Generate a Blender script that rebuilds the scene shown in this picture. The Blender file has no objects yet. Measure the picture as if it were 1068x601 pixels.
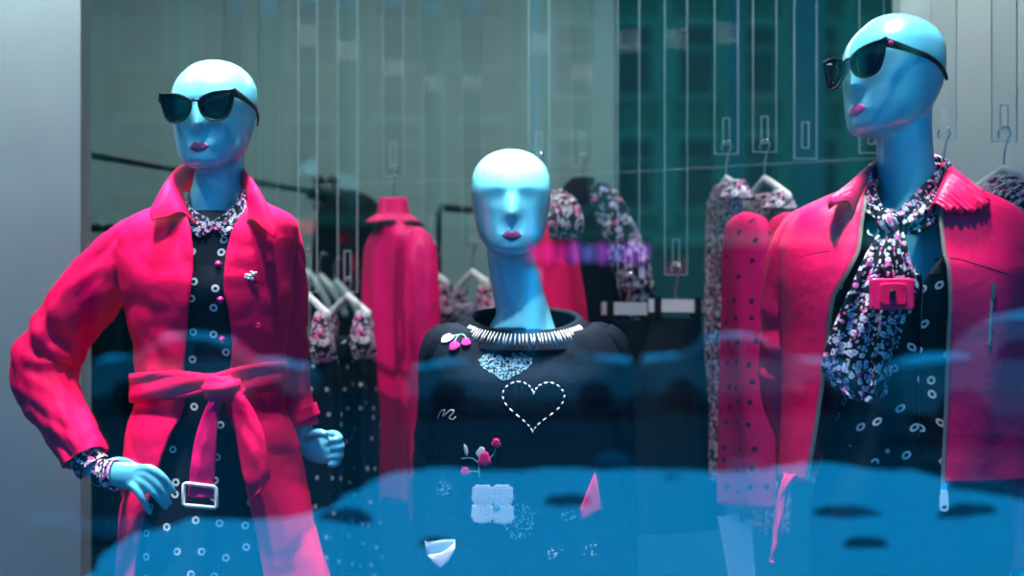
import bpy, bmesh, math, random
import numpy as np
from mathutils import Vector, Matrix, noise
from mathutils.bvhtree import BVHTree

random.seed(7)
C = bpy.context.scene.collection
PI = math.pi
F, CX, PH, ZC = 1600.0, 534.0, 348.0, 1.5      # focal length in px, principal column, horizon row, eye height
G = 2.5                                        # distance of the shop window pane
FLOOR, CEIL = 0.25, 3.3


def P(px, py, Y):
    return Vector(((px - CX) / F * Y, Y, ZC - (py - PH) / F * Y))


# ------------------------------------------------------------------ materials
MATS = {}


class N:
    def __init__(s, name):
        s.m = bpy.data.materials.new(name)
        s.m.use_nodes = True
        s.t = s.m.node_tree
        s.t.nodes.clear()
        s.out = s.t.nodes.new('ShaderNodeOutputMaterial')

    def n(s, kind, **kw):
        nd = s.t.nodes.new(kind)
        for k, v in kw.items():
            if k.startswith('i_'):
                nd.inputs[k[2:].replace('_', ' ')].default_value = v
            else:
                setattr(nd, k, v)
        return nd

    def l(s, a, b):
        s.t.links.new(a, b)

    def math(s, op, a, b=None, c=None):
        nd = s.n('ShaderNodeMath', operation=op)
        for i, v in enumerate((a, b, c)):
            if v is None:
                continue
            if isinstance(v, (int, float)):
                nd.inputs[i].default_value = v
            else:
                s.l(v, nd.inputs[i])
        return nd.outputs[0]

    def mix(s, f, a, b):
        nd = s.n('ShaderNodeMix', data_type='RGBA')
        for sock, v in ((nd.inputs[0], f), (nd.inputs[6], a), (nd.inputs[7], b)):
            if isinstance(v, (int, float)):
                sock.default_value = v
            elif isinstance(v, tuple):
                sock.default_value = (*v, 1)
            else:
                s.l(v, sock)
        return nd.outputs[2]

    def bsdf(s, col, rough=.5, spec=.5, metal=0, coat=0, sheen=0):
        b = s.n('ShaderNodeBsdfPrincipled')
        if isinstance(col, tuple):
            b.inputs['Base Color'].default_value = (*col, 1)
        else:
            s.l(col, b.inputs['Base Color'])
        if isinstance(rough, (int, float)):
            b.inputs['Roughness'].default_value = rough
        else:
            s.l(rough, b.inputs['Roughness'])
        b.inputs['Specular IOR Level'].default_value = spec
        b.inputs['Metallic'].default_value = metal
        b.inputs['Coat Weight'].default_value = coat
        b.inputs['Coat Roughness'].default_value = .12
        b.inputs['Sheen Weight'].default_value = sheen
        s.l(b.outputs[0], s.out.inputs[0])
        return b

    def bump(s, b, h, strength=.3, dist=.002):
        nd = s.n('ShaderNodeBump')
        nd.inputs['Strength'].default_value = strength
        nd.inputs['Distance'].default_value = dist
        s.l(h, nd.inputs['Height'])
        s.l(nd.outputs[0], b.inputs['Normal'])


def plain(name, col, rough=.5, spec=.5, metal=0, coat=0, sheen=0, var=.0, scale=6, bump=0, bscale=60, bdist=.002):
    x = N(name)
    tc = x.n('ShaderNodeTexCoord')
    c = col
    if var:
        nz = x.n('ShaderNodeTexNoise', i_Scale=scale, i_Detail=4.0)
        x.l(tc.outputs['Object'], nz.inputs['Vector'])
        c = x.mix(nz.outputs[0], tuple(v * (1 - var) for v in col), tuple(min(1, v * (1 + var)) for v in col))
    b = x.bsdf(c, rough, spec, metal, coat, sheen)
    if bump:
        nb = x.n('ShaderNodeTexNoise', i_Scale=bscale, i_Detail=5.0)
        x.l(tc.outputs['Object'], nb.inputs['Vector'])
        x.bump(b, nb.outputs[0], bump, bdist)
    MATS[name] = x.m
    return x.m


def uvnode(x):
    return x.n('ShaderNodeUVMap', uv_map='UVMap').outputs[0]


def dots(name, base, dotc, cell=.045, r=.15, w=.055, rand=.55, rough=.6):
    x = N(name)
    v = x.n('ShaderNodeTexVoronoi', voronoi_dimensions='2D', i_Scale=1 / cell, i_Randomness=rand)
    x.l(uvnode(x), v.inputs['Vector'])
    ring = x.math('COMPARE', v.outputs['Distance'], r, w)
    sep = x.n('ShaderNodeSeparateColor')
    x.l(v.outputs['Color'], sep.inputs[0])
    keep = x.math('GREATER_THAN', sep.outputs[0], .12)
    f = x.math('MULTIPLY', ring, keep)
    b = x.bsdf(x.mix(f, base, dotc), rough, .1)
    nb = x.n('ShaderNodeTexNoise', i_Scale=40.0, i_Detail=4.0)
    x.l(uvnode(x), nb.inputs['Vector'])
    x.bump(b, nb.outputs[0], .4, .004)
    MATS[name] = x.m


def floral(name, base, cols, s1=46., s2=105., amount=.5, rough=.6):
    x = N(name)
    uv = uvnode(x)
    nz = x.n('ShaderNodeTexNoise', i_Scale=70.0, i_Detail=2.0)
    x.l(uv, nz.inputs['Vector'])
    wob = x.n('ShaderNodeMix', data_type='VECTOR')
    wob.inputs[0].default_value = .012
    x.l(uv, wob.inputs[4])
    x.l(nz.outputs['Color'], wob.inputs[5])
    col = base
    for k, (sc, rad, am) in enumerate(((s1, .40, amount), (s2, .42, amount * .8))):
        v = x.n('ShaderNodeTexVoronoi', voronoi_dimensions='2D', i_Scale=sc, i_Randomness=1.0)
        x.l(wob.outputs[1], v.inputs['Vector'])
        sep = x.n('ShaderNodeSeparateColor')
        x.l(v.outputs['Color'], sep.inputs[0])
        on = x.math('MULTIPLY', x.math('LESS_THAN', v.outputs['Distance'], rad),
                    x.math('LESS_THAN', sep.outputs[0], am))
        heart = x.math('LESS_THAN', v.outputs['Distance'], rad * .3)
        rp = x.n('ShaderNodeValToRGB')
        rp.color_ramp.interpolation = 'CONSTANT'
        els = rp.color_ramp.elements
        while len(els) < len(cols):
            els.new(.5)
        for i, cc in enumerate(cols):
            els[i].position = i / len(cols)
            els[i].color = (*cc, 1)
        x.l(sep.outputs[1], rp.inputs[0])
        petal = x.mix(heart, rp.outputs[0], (.25, .12, .3))
        col = x.mix(on, col, petal)
    b = x.bsdf(col, rough, .1)
    nb = x.n('ShaderNodeTexNoise', i_Scale=50.0, i_Detail=4.0)
    x.l(uv, nb.inputs['Vector'])
    x.bump(b, nb.outputs[0], .4, .004)
    MATS[name] = x.m


def glassy(name, refl, tint=(1, 1, 1), rough=0.0):
    x = N(name)
    tr = x.n('ShaderNodeBsdfTransparent')
    tr.inputs[0].default_value = (*tint, 1)
    gl = x.n('ShaderNodeBsdfGlossy')
    gl.inputs['Roughness'].default_value = rough
    lw = x.n('ShaderNodeLayerWeight')
    lw.inputs[0].default_value = .25
    fac = x.math('MULTIPLY_ADD', lw.outputs['Fresnel'], 1 - refl, refl - .03)
    mx = x.n('ShaderNodeMixShader')
    x.l(fac, mx.inputs[0])
    x.l(tr.outputs[0], mx.inputs[1])
    x.l(gl.outputs[0], mx.inputs[2])
    x.l(mx.outputs[0], x.out.inputs[0])
    MATS[name] = x.m


def fabric(name, col, rough=.6, spec=.1, sheen=0, bs=.35, wave=900.):
    x = N(name)
    uv = uvnode(x)
    nz = x.n('ShaderNodeTexNoise', i_Scale=9.0, i_Detail=5.0)
    x.l(uv, nz.inputs['Vector'])
    c = x.mix(nz.outputs[0], tuple(v * .88 for v in col), tuple(min(1, v * 1.08) for v in col))
    b = x.bsdf(c, rough, spec, 0, 0, sheen)
    n2 = x.n('ShaderNodeTexNoise', i_Scale=22.0, i_Detail=6.0, i_Roughness=.6)
    x.l(uv, n2.inputs['Vector'])
    w1 = x.n('ShaderNodeTexNoise', i_Scale=wave, i_Detail=1.0)
    x.l(uv, w1.inputs['Vector'])
    h = x.math('MULTIPLY_ADD', w1.outputs[0], .06, n2.outputs[0])
    x.bump(b, h, bs, .006)
    MATS[name] = x.m


PINK = (.93, .001, .10)
plain('mannequin_gloss', (.125, .56, .74), .3, .5, 0, 1)  # white mannequins; the cyan of the window light is put into this base
plain('lip_paint', (.16, .03, .16), .4)
plain('lip_pink', (.42, .03, .24), .4)
fabric('pink_cotton', PINK, .62, .08)
fabric('pink_shiny', (.85, .003, .12), .36, .3, bs=.5)
fabric('pink_satin', (.75, .003, .15), .4, .2)
fabric('pink_bright', (.95, .008, .12), .6, .08)
fabric('navy_knit', (.003, .007, .015), .85, .08, bs=.5, wave=400.)
fabric('navy_cloth', (.003, .007, .014), .7, .1)
fabric('black_cloth', (.003, .006, .009), .75, .1)
dots('navy_ring_dots', (.004, .009, .02), (.5, .62, .68), .052, .115, .045, .7)
dots('navy_spots', (.003, .007, .014), (.4, .48, .54), .055, .0, .11, .75)
dots('pink_spots', (.8, .004, .15), (.02, .01, .05), .052, .08, .055, .5)
FL = [(.55, .52, .75), (.75, .78, .82), (.35, .42, .68), (.62, .08, .35), (.5, .6, .7)]
floral('floral_navy', (.003, .007, .015), FL, 72., 150., amount=.6)
floral('floral_sleeve', (.003, .007, .015), FL, 46., 105., amount=.42)
floral('floral_pale', (.012, .014, .02), [(.6, .62, .6), (.5, .42, .55), (.62, .1, .33), (.38, .42, .44)], 60, 130, .75)
plain('frame_black', (.006, .005, .016), .3, .25)
x_ = plain('lens_dark', (.006, .012, .035), .08, .28)
plain('chrome', (.75, .78, .8), .15, .5, 1)
plain('steel', (.55, .58, .6), .3, .5, 1)
plain('zip_metal', (.36, .31, .29), .5, .4, .3)
plain('white_paint', (.8, .84, .85), .4, .4)
plain('white_thread', (.85, .88, .9), .8, .2)
x = N('crochet')
v_ = x.n('ShaderNodeTexVoronoi', voronoi_dimensions='2D', i_Scale=230.0, i_Randomness=.25)
x.l(uvnode(x), v_.inputs['Vector'])
b_ = x.bsdf(x.mix(v_.outputs['Distance'], (.82, .86, .86), (.5, .58, .62)), .8, .1)
x.bump(b_, v_.outputs['Distance'], .8, -.003)
MATS['crochet'] = x.m
plain('blue_thread', (.25, .5, .66), .8, .2)
plain('green_thread', (.2, .42, .42), .8, .2)
plain('pink_thread', (.8, .02, .22), .8, .2)
plain('pink_plastic', (.95, .006, .16), .3, .5)
plain('button_pink', (.75, .01, .25), .25, .5)
plain('rubber_black', (.01, .012, .016), .5, .3)
plain('rack_black', (.006, .014, .018), .4, .4)
plain('wall_grey', (.24, .345, .345), .85, .2, var=.18, scale=1.1, bump=.2, bscale=14)
plain('wall_teal', (.012, .075, .085), .85, .15, var=.25, scale=.8)
plain('wall_light', (.42, .53, .53), .85, .2, var=.1, scale=3)
plain('wall_pillar', (.30, .41, .42), .75, .25, var=.12, scale=5, bump=.15, bscale=40)
plain('wall_falloff', (.006, .022, .03), .7, .2, var=.3, scale=2)
plain('floor_dark', (.02, .04, .05), .6, .3, var=.2, scale=3)
plain('ceiling_dark', (.1, .12, .12), .9, .1, var=.1)
plain('snow', (.80, .88, .92), .8, .2, var=.06, scale=2.5, bump=.5, bscale=9, bdist=.05)
plain('slush', (.12, .15, .18), .9, .1, var=.4, scale=8)
plain('asphalt', (.02, .024, .028), .8, .2, var=.3, scale=2, bump=.3, bscale=40)
plain('car_paint', (.20, .21, .20), .4, .4)
plain('car_glass', (.004, .006, .008), .4, .3)
plain('stone_dark', (.06, .055, .03), .9, .1, var=.25, scale=.5)
plain('stone', (.22, .19, .09), .9, .1, var=.25, scale=.5)
plain('stone_light', (.42, .37, .19), .9, .1, var=.2, scale=.7)
plain('window_dark', (.008, .012, .014), .5, .2)
plain('strip_blue_light', (.12, .26, .2), .6, .2)
plain('shop_front', (.03, .03, .02), .7, .2, var=.3, scale=1)
glassy('window_glass', .165, (.97, .99, .99))
glassy('acrylic', .045, (.97, .99, .99), .02)
plain('acrylic_edge', (.42, .62, .64), .2, .6)
for nm, cc in (('sign_pink', (.75, .03, .4, 1)), ('sign_violet', (.4, .1, .8, 1)), ('sign_blue', (.15, .2, .8, 1))):
    x = N(nm)
    em = x.n('ShaderNodeEmission')
    em.inputs[0].default_value = cc
    em.inputs[1].default_value = 2.2
    x.l(em.outputs[0], x.out.inputs[0])
    MATS[nm] = x.m


# ------------------------------------------------------------------ object helpers
def origin_of(o):
    while o.parent:
        o = o.parent
    return Vector(o.location)


def thing(name, label, cat, loc, group=None):
    o = bpy.data.objects.new(name, None)
    C.objects.link(o)
    o.location = loc
    o.empty_display_size = .1
    tag(o, label, cat, group)
    return o


def tag(o, label, cat, group=None, kind=None):
    if label:
        o['label'] = label
    if cat:
        o['category'] = cat
    if group:
        o['group'] = group
    if kind:
        o['kind'] = kind
    return o


def mk(name, verts, faces, mat, parent=None, origin=None, uv=None, smooth=True, mats=None, fm=None):
    off = origin_of(parent) if parent else Vector(origin or (0, 0, 0))
    me = bpy.data.meshes.new(name)
    me.from_pydata([tuple(Vector(v) - off) for v in verts], [], faces)
    for m in (mats or [mat]):
        me.materials.append(MATS[m])
    if fm:
        me.polygons.foreach_set('material_index', fm)
    if uv is not None:
        lay = me.uv_layers.new(name='UVMap')
        for lp in me.loops:
            lay.data[lp.index].uv = uv[lp.vertex_index]
    if smooth:
        me.polygons.foreach_set('use_smooth', [True] * len(me.polygons))
    me.update()
    o = bpy.data.objects.new(name, me)
    C.objects.link(o)
    if parent:
        o.parent = parent
    else:
        o.location = off
    return o


class MB:
    """collects shapes into one mesh"""
    def __init__(s):
        s.v, s.f, s.uv = [], [], []

    def add(s, v, f, uv=None):
        k = len(s.v)
        s.v += [Vector(p) for p in v]
        s.f += [tuple(i + k for i in q) for q in f]
        s.uv += uv if uv else [(p[0], p[2]) for p in v]
        return s

    def box(s, c, h, ax=None):
        c = Vector(c)
        ax = ax or (Vector((1, 0, 0)), Vector((0, 1, 0)), Vector((0, 0, 1)))
        v = [c + ax[0] * (h[0] * i) + ax[1] * (h[1] * j) + ax[2] * (h[2] * k)
             for i in (-1, 1) for j in (-1, 1) for k in (-1, 1)]
        s.add(v, [(0, 1, 3, 2), (4, 6, 7, 5), (0, 4, 5, 1), (2, 3, 7, 6), (0, 2, 6, 4), (1, 5, 7, 3)])
        return s

    def tube(s, pts, r, n=10, s_axis=None, wr=None, cap=True):
        v, f, uv = tube_geo(pts, r, n, s_axis, wr, cap)
        s.add(v, f, uv)
        return s

    def ball(s, c, r, nu=12, nv=8):
        c = Vector(c)
        if isinstance(r, (int, float)):
            r = (r, r, r)
        v = [c + Vector((0, 0, -r[2]))]
        for j in range(1, nv):
            t = -PI / 2 + PI * j / nv
            for i in range(nu):
                a = 2 * PI * i / nu
                v.append(c + Vector((r[0] * math.cos(t) * math.cos(a), r[1] * math.cos(t) * math.sin(a), r[2] * math.sin(t))))
        v.append(c + Vector((0, 0, r[2])))
        f = []
        for i in range(nu):
            f.append((0, 1 + (i + 1) % nu, 1 + i))
            for j in range(nv - 2):
                a, b = 1 + j * nu + i, 1 + j * nu + (i + 1) % nu
                f.append((a, b, b + nu, a + nu))
            f.append((1 + (nv - 2) * nu + i, 1 + (nv - 2) * nu + (i + 1) % nu, len(v) - 1))
        s.add(v, f)
        return s

    def build(s, name, mat, parent=None, origin=None, smooth=True):
        return mk(name, s.v, s.f, mat, parent, origin, s.uv, smooth)


def catmull(pts, n):
    """resample control rows (tuples) into n rows, smooth in index space by chord-free Catmull-Rom"""
    A = np.array(pts, float)
    m = len(A)
    out = []
    for q in np.linspace(0, m - 1, n):
        i = min(int(q), m - 2)
        t = q - i
        p0, p1, p2, p3 = A[max(i - 1, 0)], A[i], A[i + 1], A[min(i + 2, m - 1)]
        out.append(.5 * ((2 * p1) + (-p0 + p2) * t + (2 * p0 - 5 * p1 + 4 * p2 - p3) * t * t + (-p0 + 3 * p1 - 3 * p2 + p3) * t ** 3))
    return out


def pchip(rows, n):
    """rows sorted by first column; monotone resample at n evenly spaced keys"""
    A = np.array(rows, float)
    xk = A[:, 0]
    keys = np.linspace(xk[0], xk[-1], n)
    h = np.diff(xk)
    out = [keys]
    for c in range(1, A.shape[1]):
        y = A[:, c]
        d = np.diff(y) / h
        s = np.zeros(len(y))
        s[0], s[-1] = d[0], d[-1]
        for i in range(1, len(y) - 1):
            if d[i - 1] * d[i] > 0:
                w1, w2 = 2 * h[i] + h[i - 1], h[i] + 2 * h[i - 1]
                s[i] = (w1 + w2) / (w1 / d[i - 1] + w2 / d[i])
        idx = np.clip(np.searchsorted(xk, keys) - 1, 0, len(h) - 1)
        t = (keys - xk[idx]) / h[idx]
        out.append((2 * t ** 3 - 3 * t ** 2 + 1) * y[idx] + (t ** 3 - 2 * t ** 2 + t) * h[idx] * s[idx]
                   + (-2 * t ** 3 + 3 * t ** 2) * y[idx + 1] + (t ** 3 - t ** 2) * h[idx] * s[idx + 1])
    return np.array(out).T


def tube_geo(pts, r, n=10, s_axis=None, wr=None, cap=True):
    """pts: Vectors; r: list of radii or (r_side, r_normal); s_axis: fixed side reference"""
    pts = [Vector(p) for p in pts]
    m = len(pts)
    if isinstance(r, (int, float)):
        r = [r] * m
    v, f, uv = [], [], []
    prev = None
    L = 0
    for i, p in enumerate(pts):
        d = (pts[min(i + 1, m - 1)] - pts[max(i - 1, 0)]).normalized()
        ref = Vector(s_axis) if s_axis is not None else prev
        if ref is None:
            ref = Vector((1, 0, 0)) if abs(d.x) < .8 else Vector((0, 0, 1))
        a = (ref - d * ref.dot(d)).normalized()
        prev = a
        b = d.cross(a)
        if i:
            L += (p - pts[i - 1]).length
        rr = r[i] if isinstance(r[i], (tuple, list)) else (r[i], r[i])
        for k in range(n):
            t = 2 * PI * k / n
            w = wr(L, t) if wr else 0
            v.append(p + a * (math.cos(t) * (rr[0] + w)) + b * (math.sin(t) * (rr[1] + w)))
            uv.append((k / n * 2 * PI * rr[0], L))
    for i in range(m - 1):
        for k in range(n):
            a0, a1 = i * n + k, i * n + (k + 1) % n
            f.append((a0, a1, a1 + n, a0 + n))
    if cap:
        f.append(tuple(range(n - 1, -1, -1)))
        f.append(tuple((m - 1) * n + k for k in range(n)))
    return v, f, uv


def smooth_path(pts, rad, n):
    rows = [(*p, *(q if isinstance(q, (tuple, list)) else (q, q))) for p, q in zip(pts, rad)]
    out = catmull(rows, n)
    return [Vector(o[:3]) for o in out], [(o[3], o[4]) for o in out]


def grid(rows, closed=False, flip=False):
    """rows: list of lists of Vectors -> verts, faces, uv in metres"""
    R, K = len(rows), len(rows[0])
    v = [p for r in rows for p in r]
    f = []
    for i in range(R - 1):
        for k in range(K if closed else K - 1):
            a, b = i * K + k, i * K + (k + 1) % K
            q = (a, b, b + K, a + K)
            f.append(q[::-1] if flip else q)
    uv = []
    vv = 0
    for i in range(R):
        if i:
            vv += sum((rows[i][k] - rows[i - 1][k]).length for k in range(0, K, 4)) / len(range(0, K, 4))
        u = 0
        us = [0]
        for k in range(1, K):
            u += (rows[i][k] - rows[i][k - 1]).length
            us.append(u)
        mid = us[-1] / 2
        uv += [(q - mid, -vv) for q in us]
    return v, f, uv


def solid(o, t, off=0.):
    md = o.modifiers.new('thickness', 'SOLIDIFY')
    md.thickness = t
    md.offset = off
    return o


def crease(u, v, amp, s=1.):
    n = noise.noise(Vector((u, v, s)))
    m = noise.noise(Vector((u * 2.1 + 5, v * 2.1, s + 3)))
    return -amp * ((1 - abs(n)) ** 6 + .5 * (1 - abs(m)) ** 6) + amp * .25


def fold(u, z, amp, fx=14., fz=5., seed=0.):
    a = noise.noise(Vector((u * fx, z * fz, seed)))
    b = noise.noise(Vector((u * fx * 2.3, z * fz * 2.1, seed + 9)))
    return amp * (a + .45 * b)


def shell_rows(rows, Y, n=60, cols=96, wr=None, expo=2.3, cx_shift=0.):
    """rows: (py, xl, xr, open_l, open_r, depth_front, depth_back[, y shift]); open_l >= open_r means closed.
    Returns rows of points; front faces the street."""
    full = [tuple(r) + ((0.,) if len(r) == 7 else ()) for r in rows]
    R = pchip(full, n)
    closed = full[0][3] >= full[0][4]
    K = F / Y
    out = []
    for (py, xl, xr, ol, orr, df, db, ys) in R:
        cx, a = (xl + xr) / 2, (xr - xl) / 2 / K
        Z = ZC - (py - PH) / K
        X0 = (cx - CX) / K
        if closed:
            t0, t1 = PI, -PI
            ths = [t0 + (t1 - t0) * k / cols for k in range(cols)]
        else:
            e = expo / 2
            sl = max(-.98, min(.98, (ol - cx) / K / a))
            sr = max(-.98, min(.98, (orr - cx) / K / a))
            tl = math.asin(math.copysign(abs(sl) ** e, sl))
            tr = math.asin(math.copysign(abs(sr) ** e, sr))
            ths = [tr + (2 * PI + tl - tr) * k / (cols - 1) for k in range(cols)]
        row = []
        for t in ths:
            s_, c_ = math.sin(t), math.cos(t)
            d = df if c_ > 0 else db
            x = a * math.copysign(abs(s_) ** (2 / expo), s_)
            y = -d * math.copysign(abs(c_) ** (2 / expo), c_)
            w = wr(X0 + x, y, Z) if wr else 0
            nrm = Vector((s_ / max(a, .01), -c_ / max(d, .01), 0)).normalized()
            row.append(Vector((X0 + x, Y + y + ys, Z)) + nrm * w)
        out.append(row)
    return out, closed


def shell(name, rows, Y, mat, parent, n=60, cols=96, wr=None, expo=2.3, thick=.004):
    R, closed = shell_rows(rows, Y, n, cols, wr, expo)
    v, f, uv = grid(R, closed)
    o = mk(name, v, f, mat, parent, None, uv)
    return solid(o, thick)


def bvh_of(o):
    off = origin_of(o)
    me = o.data
    return BVHTree.FromPolygons([v.co + off for v in me.vertices], [tuple(p.vertices) for p in me.polygons])


def drop(bvh, p, lift=.001, d=Vector((0, 1, 0)), back=.6):
    h = bvh.ray_cast(p - d * back, d)
    return (h[0] - d * lift) if h[0] else p.copy()


def patch(name, poly, bvh, Y, mat, parent, h=.003, lift=.0035):
    """flat applique of polygon poly (px) laid on a surface, domed with a rim"""
    ctr = Vector((sum(p[0] for p in poly) / len(poly), sum(p[1] for p in poly) / len(poly)))
    rings = []
    for s, hh in ((1., 0), (.97, h * .8), (.8, h), (.5, h * 1.1), (.2, h * 1.1)):
        rings.append([drop(bvh, P(ctr[0] + (p[0] - ctr[0]) * s, ctr[1] + (p[1] - ctr[1]) * s, Y), lift + hh) for p in poly])
    v = [p for r in rings for p in r]
    K = len(poly)
    f = []
    for i in range(len(rings) - 1):
        for k in range(K):
            a, b = i * K + k, i * K + (k + 1) % K
            f.append((a, b, b + K, a + K))
    f.append(tuple((len(rings) - 1) * K + k for k in range(K)))
    return mk(name, v, f, mat, parent, None, [(p[0], p[2]) for p in v])


def dash_geo(mb, a, b, bvh, Y, r=.0014, lift=.001):
    pa, pb = drop(bvh, P(*a, Y), lift + .002), drop(bvh, P(*b, Y), lift + .002)
    mid = (pa + pb) / 2 + Vector((0, -r * 1.2, 0))
    mb.tube([pa, mid, pb], [r * .7, r, r * .7], 6)


# ------------------------------------------------------------------ mannequin bodies
HEAD = [  # z, half width, front, back   (chin at 0, face towards -y)
    (0.000, .018, .080, -.052), (.004, .033, .088, -.030), (.012, .044, .093, -.004), (.03, .0565, .0955, .03), (.05, .0645, .095, .055),
    (.08, .0715, .094, .078), (.11, .0765, .0945, .092), (.14, .079, .0935, .098), (.17, .0775, .0855, .099),
    (.195, .070, .069, .09), (.215, .055, .049, .071), (.228, .035, .033, .046), (.2345, .012, .011, .017)]


def head_geo(M):
    R = pchip([(h[0], h[1] * 1.10, h[2], h[3]) for h in HEAD], 64)
    cols = 72
    rows = []
    for z, w, fr, bk in R:
        row = []
        for k in range(cols):
            t = -PI + 2 * PI * k / cols
            s_, c_ = math.sin(t), math.cos(t)
            ex = 2.25
            x = w * math.copysign(abs(s_) ** (2 / ex), s_)
            cc = math.copysign(abs(c_) ** (2 / ex), c_)
            y0 = 0.5 * (-fr + bk)
            y = y0 - cc * 0.5 * (fr + bk)
            if c_ > 0:
                g = lambda a, b: math.exp(-(a / b) ** 2)
                nose = .017 * g(x, .0105) * max(0, min(1, (.135 - z) / .05)) * (1 / (1 + math.exp(-(z - .076) / .0024)))
                sock = -.0022 * (g(x - .032, .02) + g(x + .032, .02)) * g(z - .122, .016)
                brow = .0004 * (g(x - .032, .026) + g(x + .032, .026)) * g(z - .143, .01)
                mouth = .004 * g(x, .022) * g(z - .041, .012)
                chin = .004 * g(x, .02) * g(z - .016, .014)
                cheek = .0 * (g(x - .045, .02) + g(x + .045, .02)) * g(z - .085, .02)
                y -= nose + sock + brow + mouth + chin + cheek
            row.append(M @ Vector((x, y, z)))
        rows.append(row)
    v, f, uv = grid(rows, True)
    K = cols
    f.append(tuple(range(K - 1, -1, -1)))
    f.append(tuple((len(rows) - 1) * K + k for k in range(K)))
    return v, f


TORSO = [(0, .054, .052, .056), (-.025, .064, .056, .062), (-.045, .10, .062, .068), (-.07, .145, .066, .072), (-.1, .165, .072, .075), (-.15, .163, .085, .08),
         (-.22, .150, .100, .078), (-.30, .132, .085, .072), (-.40, .112, .075, .066), (-.50, .140, .083, .085),
         (-.60, .165, .088, .105), (-.68, .160, .085, .10), (-.73, .10, .05, .06)]


def loft(mb, rows, X, Y, Z, cols=40, n=50):
    R = pchip([(-r[0],) + tuple(r[1:]) for r in rows], n)
    g = []
    for z, w, df, db in R:
        row = []
        for k in range(cols):
            t = -PI + 2 * PI * k / cols
            s_, c_ = math.sin(t), math.cos(t)
            d = df if c_ > 0 else db
            row.append(Vector((X + w * math.copysign(abs(s_) ** .9, s_), Y - d * math.copysign(abs(c_) ** .9, c_), Z - z)))
        g.append(row)
    v, f, uv = grid(g, True)
    f = [q[::-1] for q in f]
    f.append(tuple(range(cols)))
    f.append(tuple((len(g) - 1) * cols + k for k in range(cols - 1, -1, -1)))
    mb.add(v, f)


def limb(mb, pts, rad, n=14, steps=24, s_axis=None):
    p, r = smooth_path(pts, rad, steps)
    mb.tube(p, r, n, s_axis)


def hanging_hand(mb, W, s=1, tilt=0.):
    """relaxed hand below wrist W; s=+1 thumb to +x... fingers down, slightly curled forwards"""
    W = Vector(W)
    limb(mb, [W + Vector((0, 0, .02)), W + Vector((0, -.004, -.03)), W + Vector((0, -.008, -.06)), W + Vector((0, -.01, -.09))],
         [(.02, .024), (.016, .034), (.015, .04), (.012, .036)], 12, 12, (1, 0, 0))
    for k, (o, L) in enumerate(((-.030, .078), (-.010, .088), (.010, .082), (.028, .064))):
        b = W + Vector((0, -.008 + o * 1., -.082))
        limb(mb, [b, b + Vector((-.004 * s, 0, -L * .4)), b + Vector((-.012 * s, 0, -L * .75)), b + Vector((-.024 * s, 0, -L))], [.009, .0085, .0075, .006], 8, 12)
    b = W + Vector((-.004 * s, -.03, -.035))
    limb(mb, [b, b + Vector((-.01 * s, -.022, -.022)), b + Vector((-.014 * s, -.03, -.05))], [.011, .0095, .007], 8, 10)


def finish_body(mb, root, voxel):
    me = bpy.data.meshes.new('raw')
    me.from_pydata([tuple(v) for v in mb.v], [], mb.f)
    bm = bmesh.new()
    bm.from_mesh(me)
    bmesh.ops.recalc_face_normals(bm, faces=bm.faces)
    bm.to_mesh(me)
    bm.free()
    t = bpy.data.objects.new('raw', me)
    C.objects.link(t)
    md = t.modifiers.new('r', 'REMESH')
    md.mode = 'VOXEL'
    md.voxel_size = voxel
    sm = t.modifiers.new('s', 'SMOOTH')
    sm.factor = .5
    sm.iterations = 5
    dg = bpy.context.evaluated_depsgraph_get()
    out = bpy.data.meshes.new_from_object(t.evaluated_get(dg))
    bpy.data.objects.remove(t)
    out.transform(Matrix.Translation(-Vector(root.location)))
    out.materials.clear()
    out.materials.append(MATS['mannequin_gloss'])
    out.polygons.foreach_set('use_smooth', [True] * len(out.polygons))
    out.name = 'body'
    o = bpy.data.objects.new('body', out)
    C.objects.link(o)
    o.parent = root
    return o


def head_matrix(chin_world, yaw, pitch, roll, k=1.):
    piv = Vector((0, 0, .1))
    R = Matrix.Rotation(math.radians(-yaw), 4, 'Z') @ Matrix.Rotation(math.radians(roll), 4, 'Y') @ Matrix.Rotation(math.radians(-pitch), 4, 'X')
    return Matrix.Translation(Vector(chin_world) + piv * k) @ R @ Matrix.Scale(k, 4) @ Matrix.Translation(-piv)


def body_core(mb, NB, M, legs=True):
    """neck base NB (world), head matrix M"""
    v, f = head_geo(M)
    mb.add(v, f)
    a = M @ Vector((0, .028, .07))
    b = M @ Vector((0, .022, .0))
    limb(mb, [a, b, (b + NB) / 2 + Vector((0, 0.002, 0)), NB + Vector((0, 0, 0.012)), NB + Vector((0, 0, -.03))],
         [.052, .054, .0565, .061, .078], 28, 24)
    loft(mb, TORSO, NB.x, NB.y, NB.z)
    if legs:
        for s in (-1, 1):
            hip = Vector((NB.x + .085 * s, NB.y + .005, NB.z - .64))
            knee = Vector((NB.x + .085 * s, NB.y - .005, (hip.z + FLOOR) / 2 + .03))
            ank = Vector((NB.x + .085 * s, NB.y + .03, FLOOR + .085))
            limb(mb, [hip, (hip * .6 + knee * .4), knee, knee * .6 + ank * .4 + Vector((0, .015, 0)), ank, ank + Vector((0, 0, -.05))],
                 [.083, .075, .054, .052, .035, .034], 18, 30)
            limb(mb, [ank + Vector((0, .03, -.055)), ank + Vector((0, -.03, -.05)), ank + Vector((0, -.10, -.065)), ank + Vector((0, -.155, -.072))],
                 [(.03, .028), (.036, .034), (.042, .018), (.028, .01)], 14, 14, (1, 0, 0))


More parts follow.
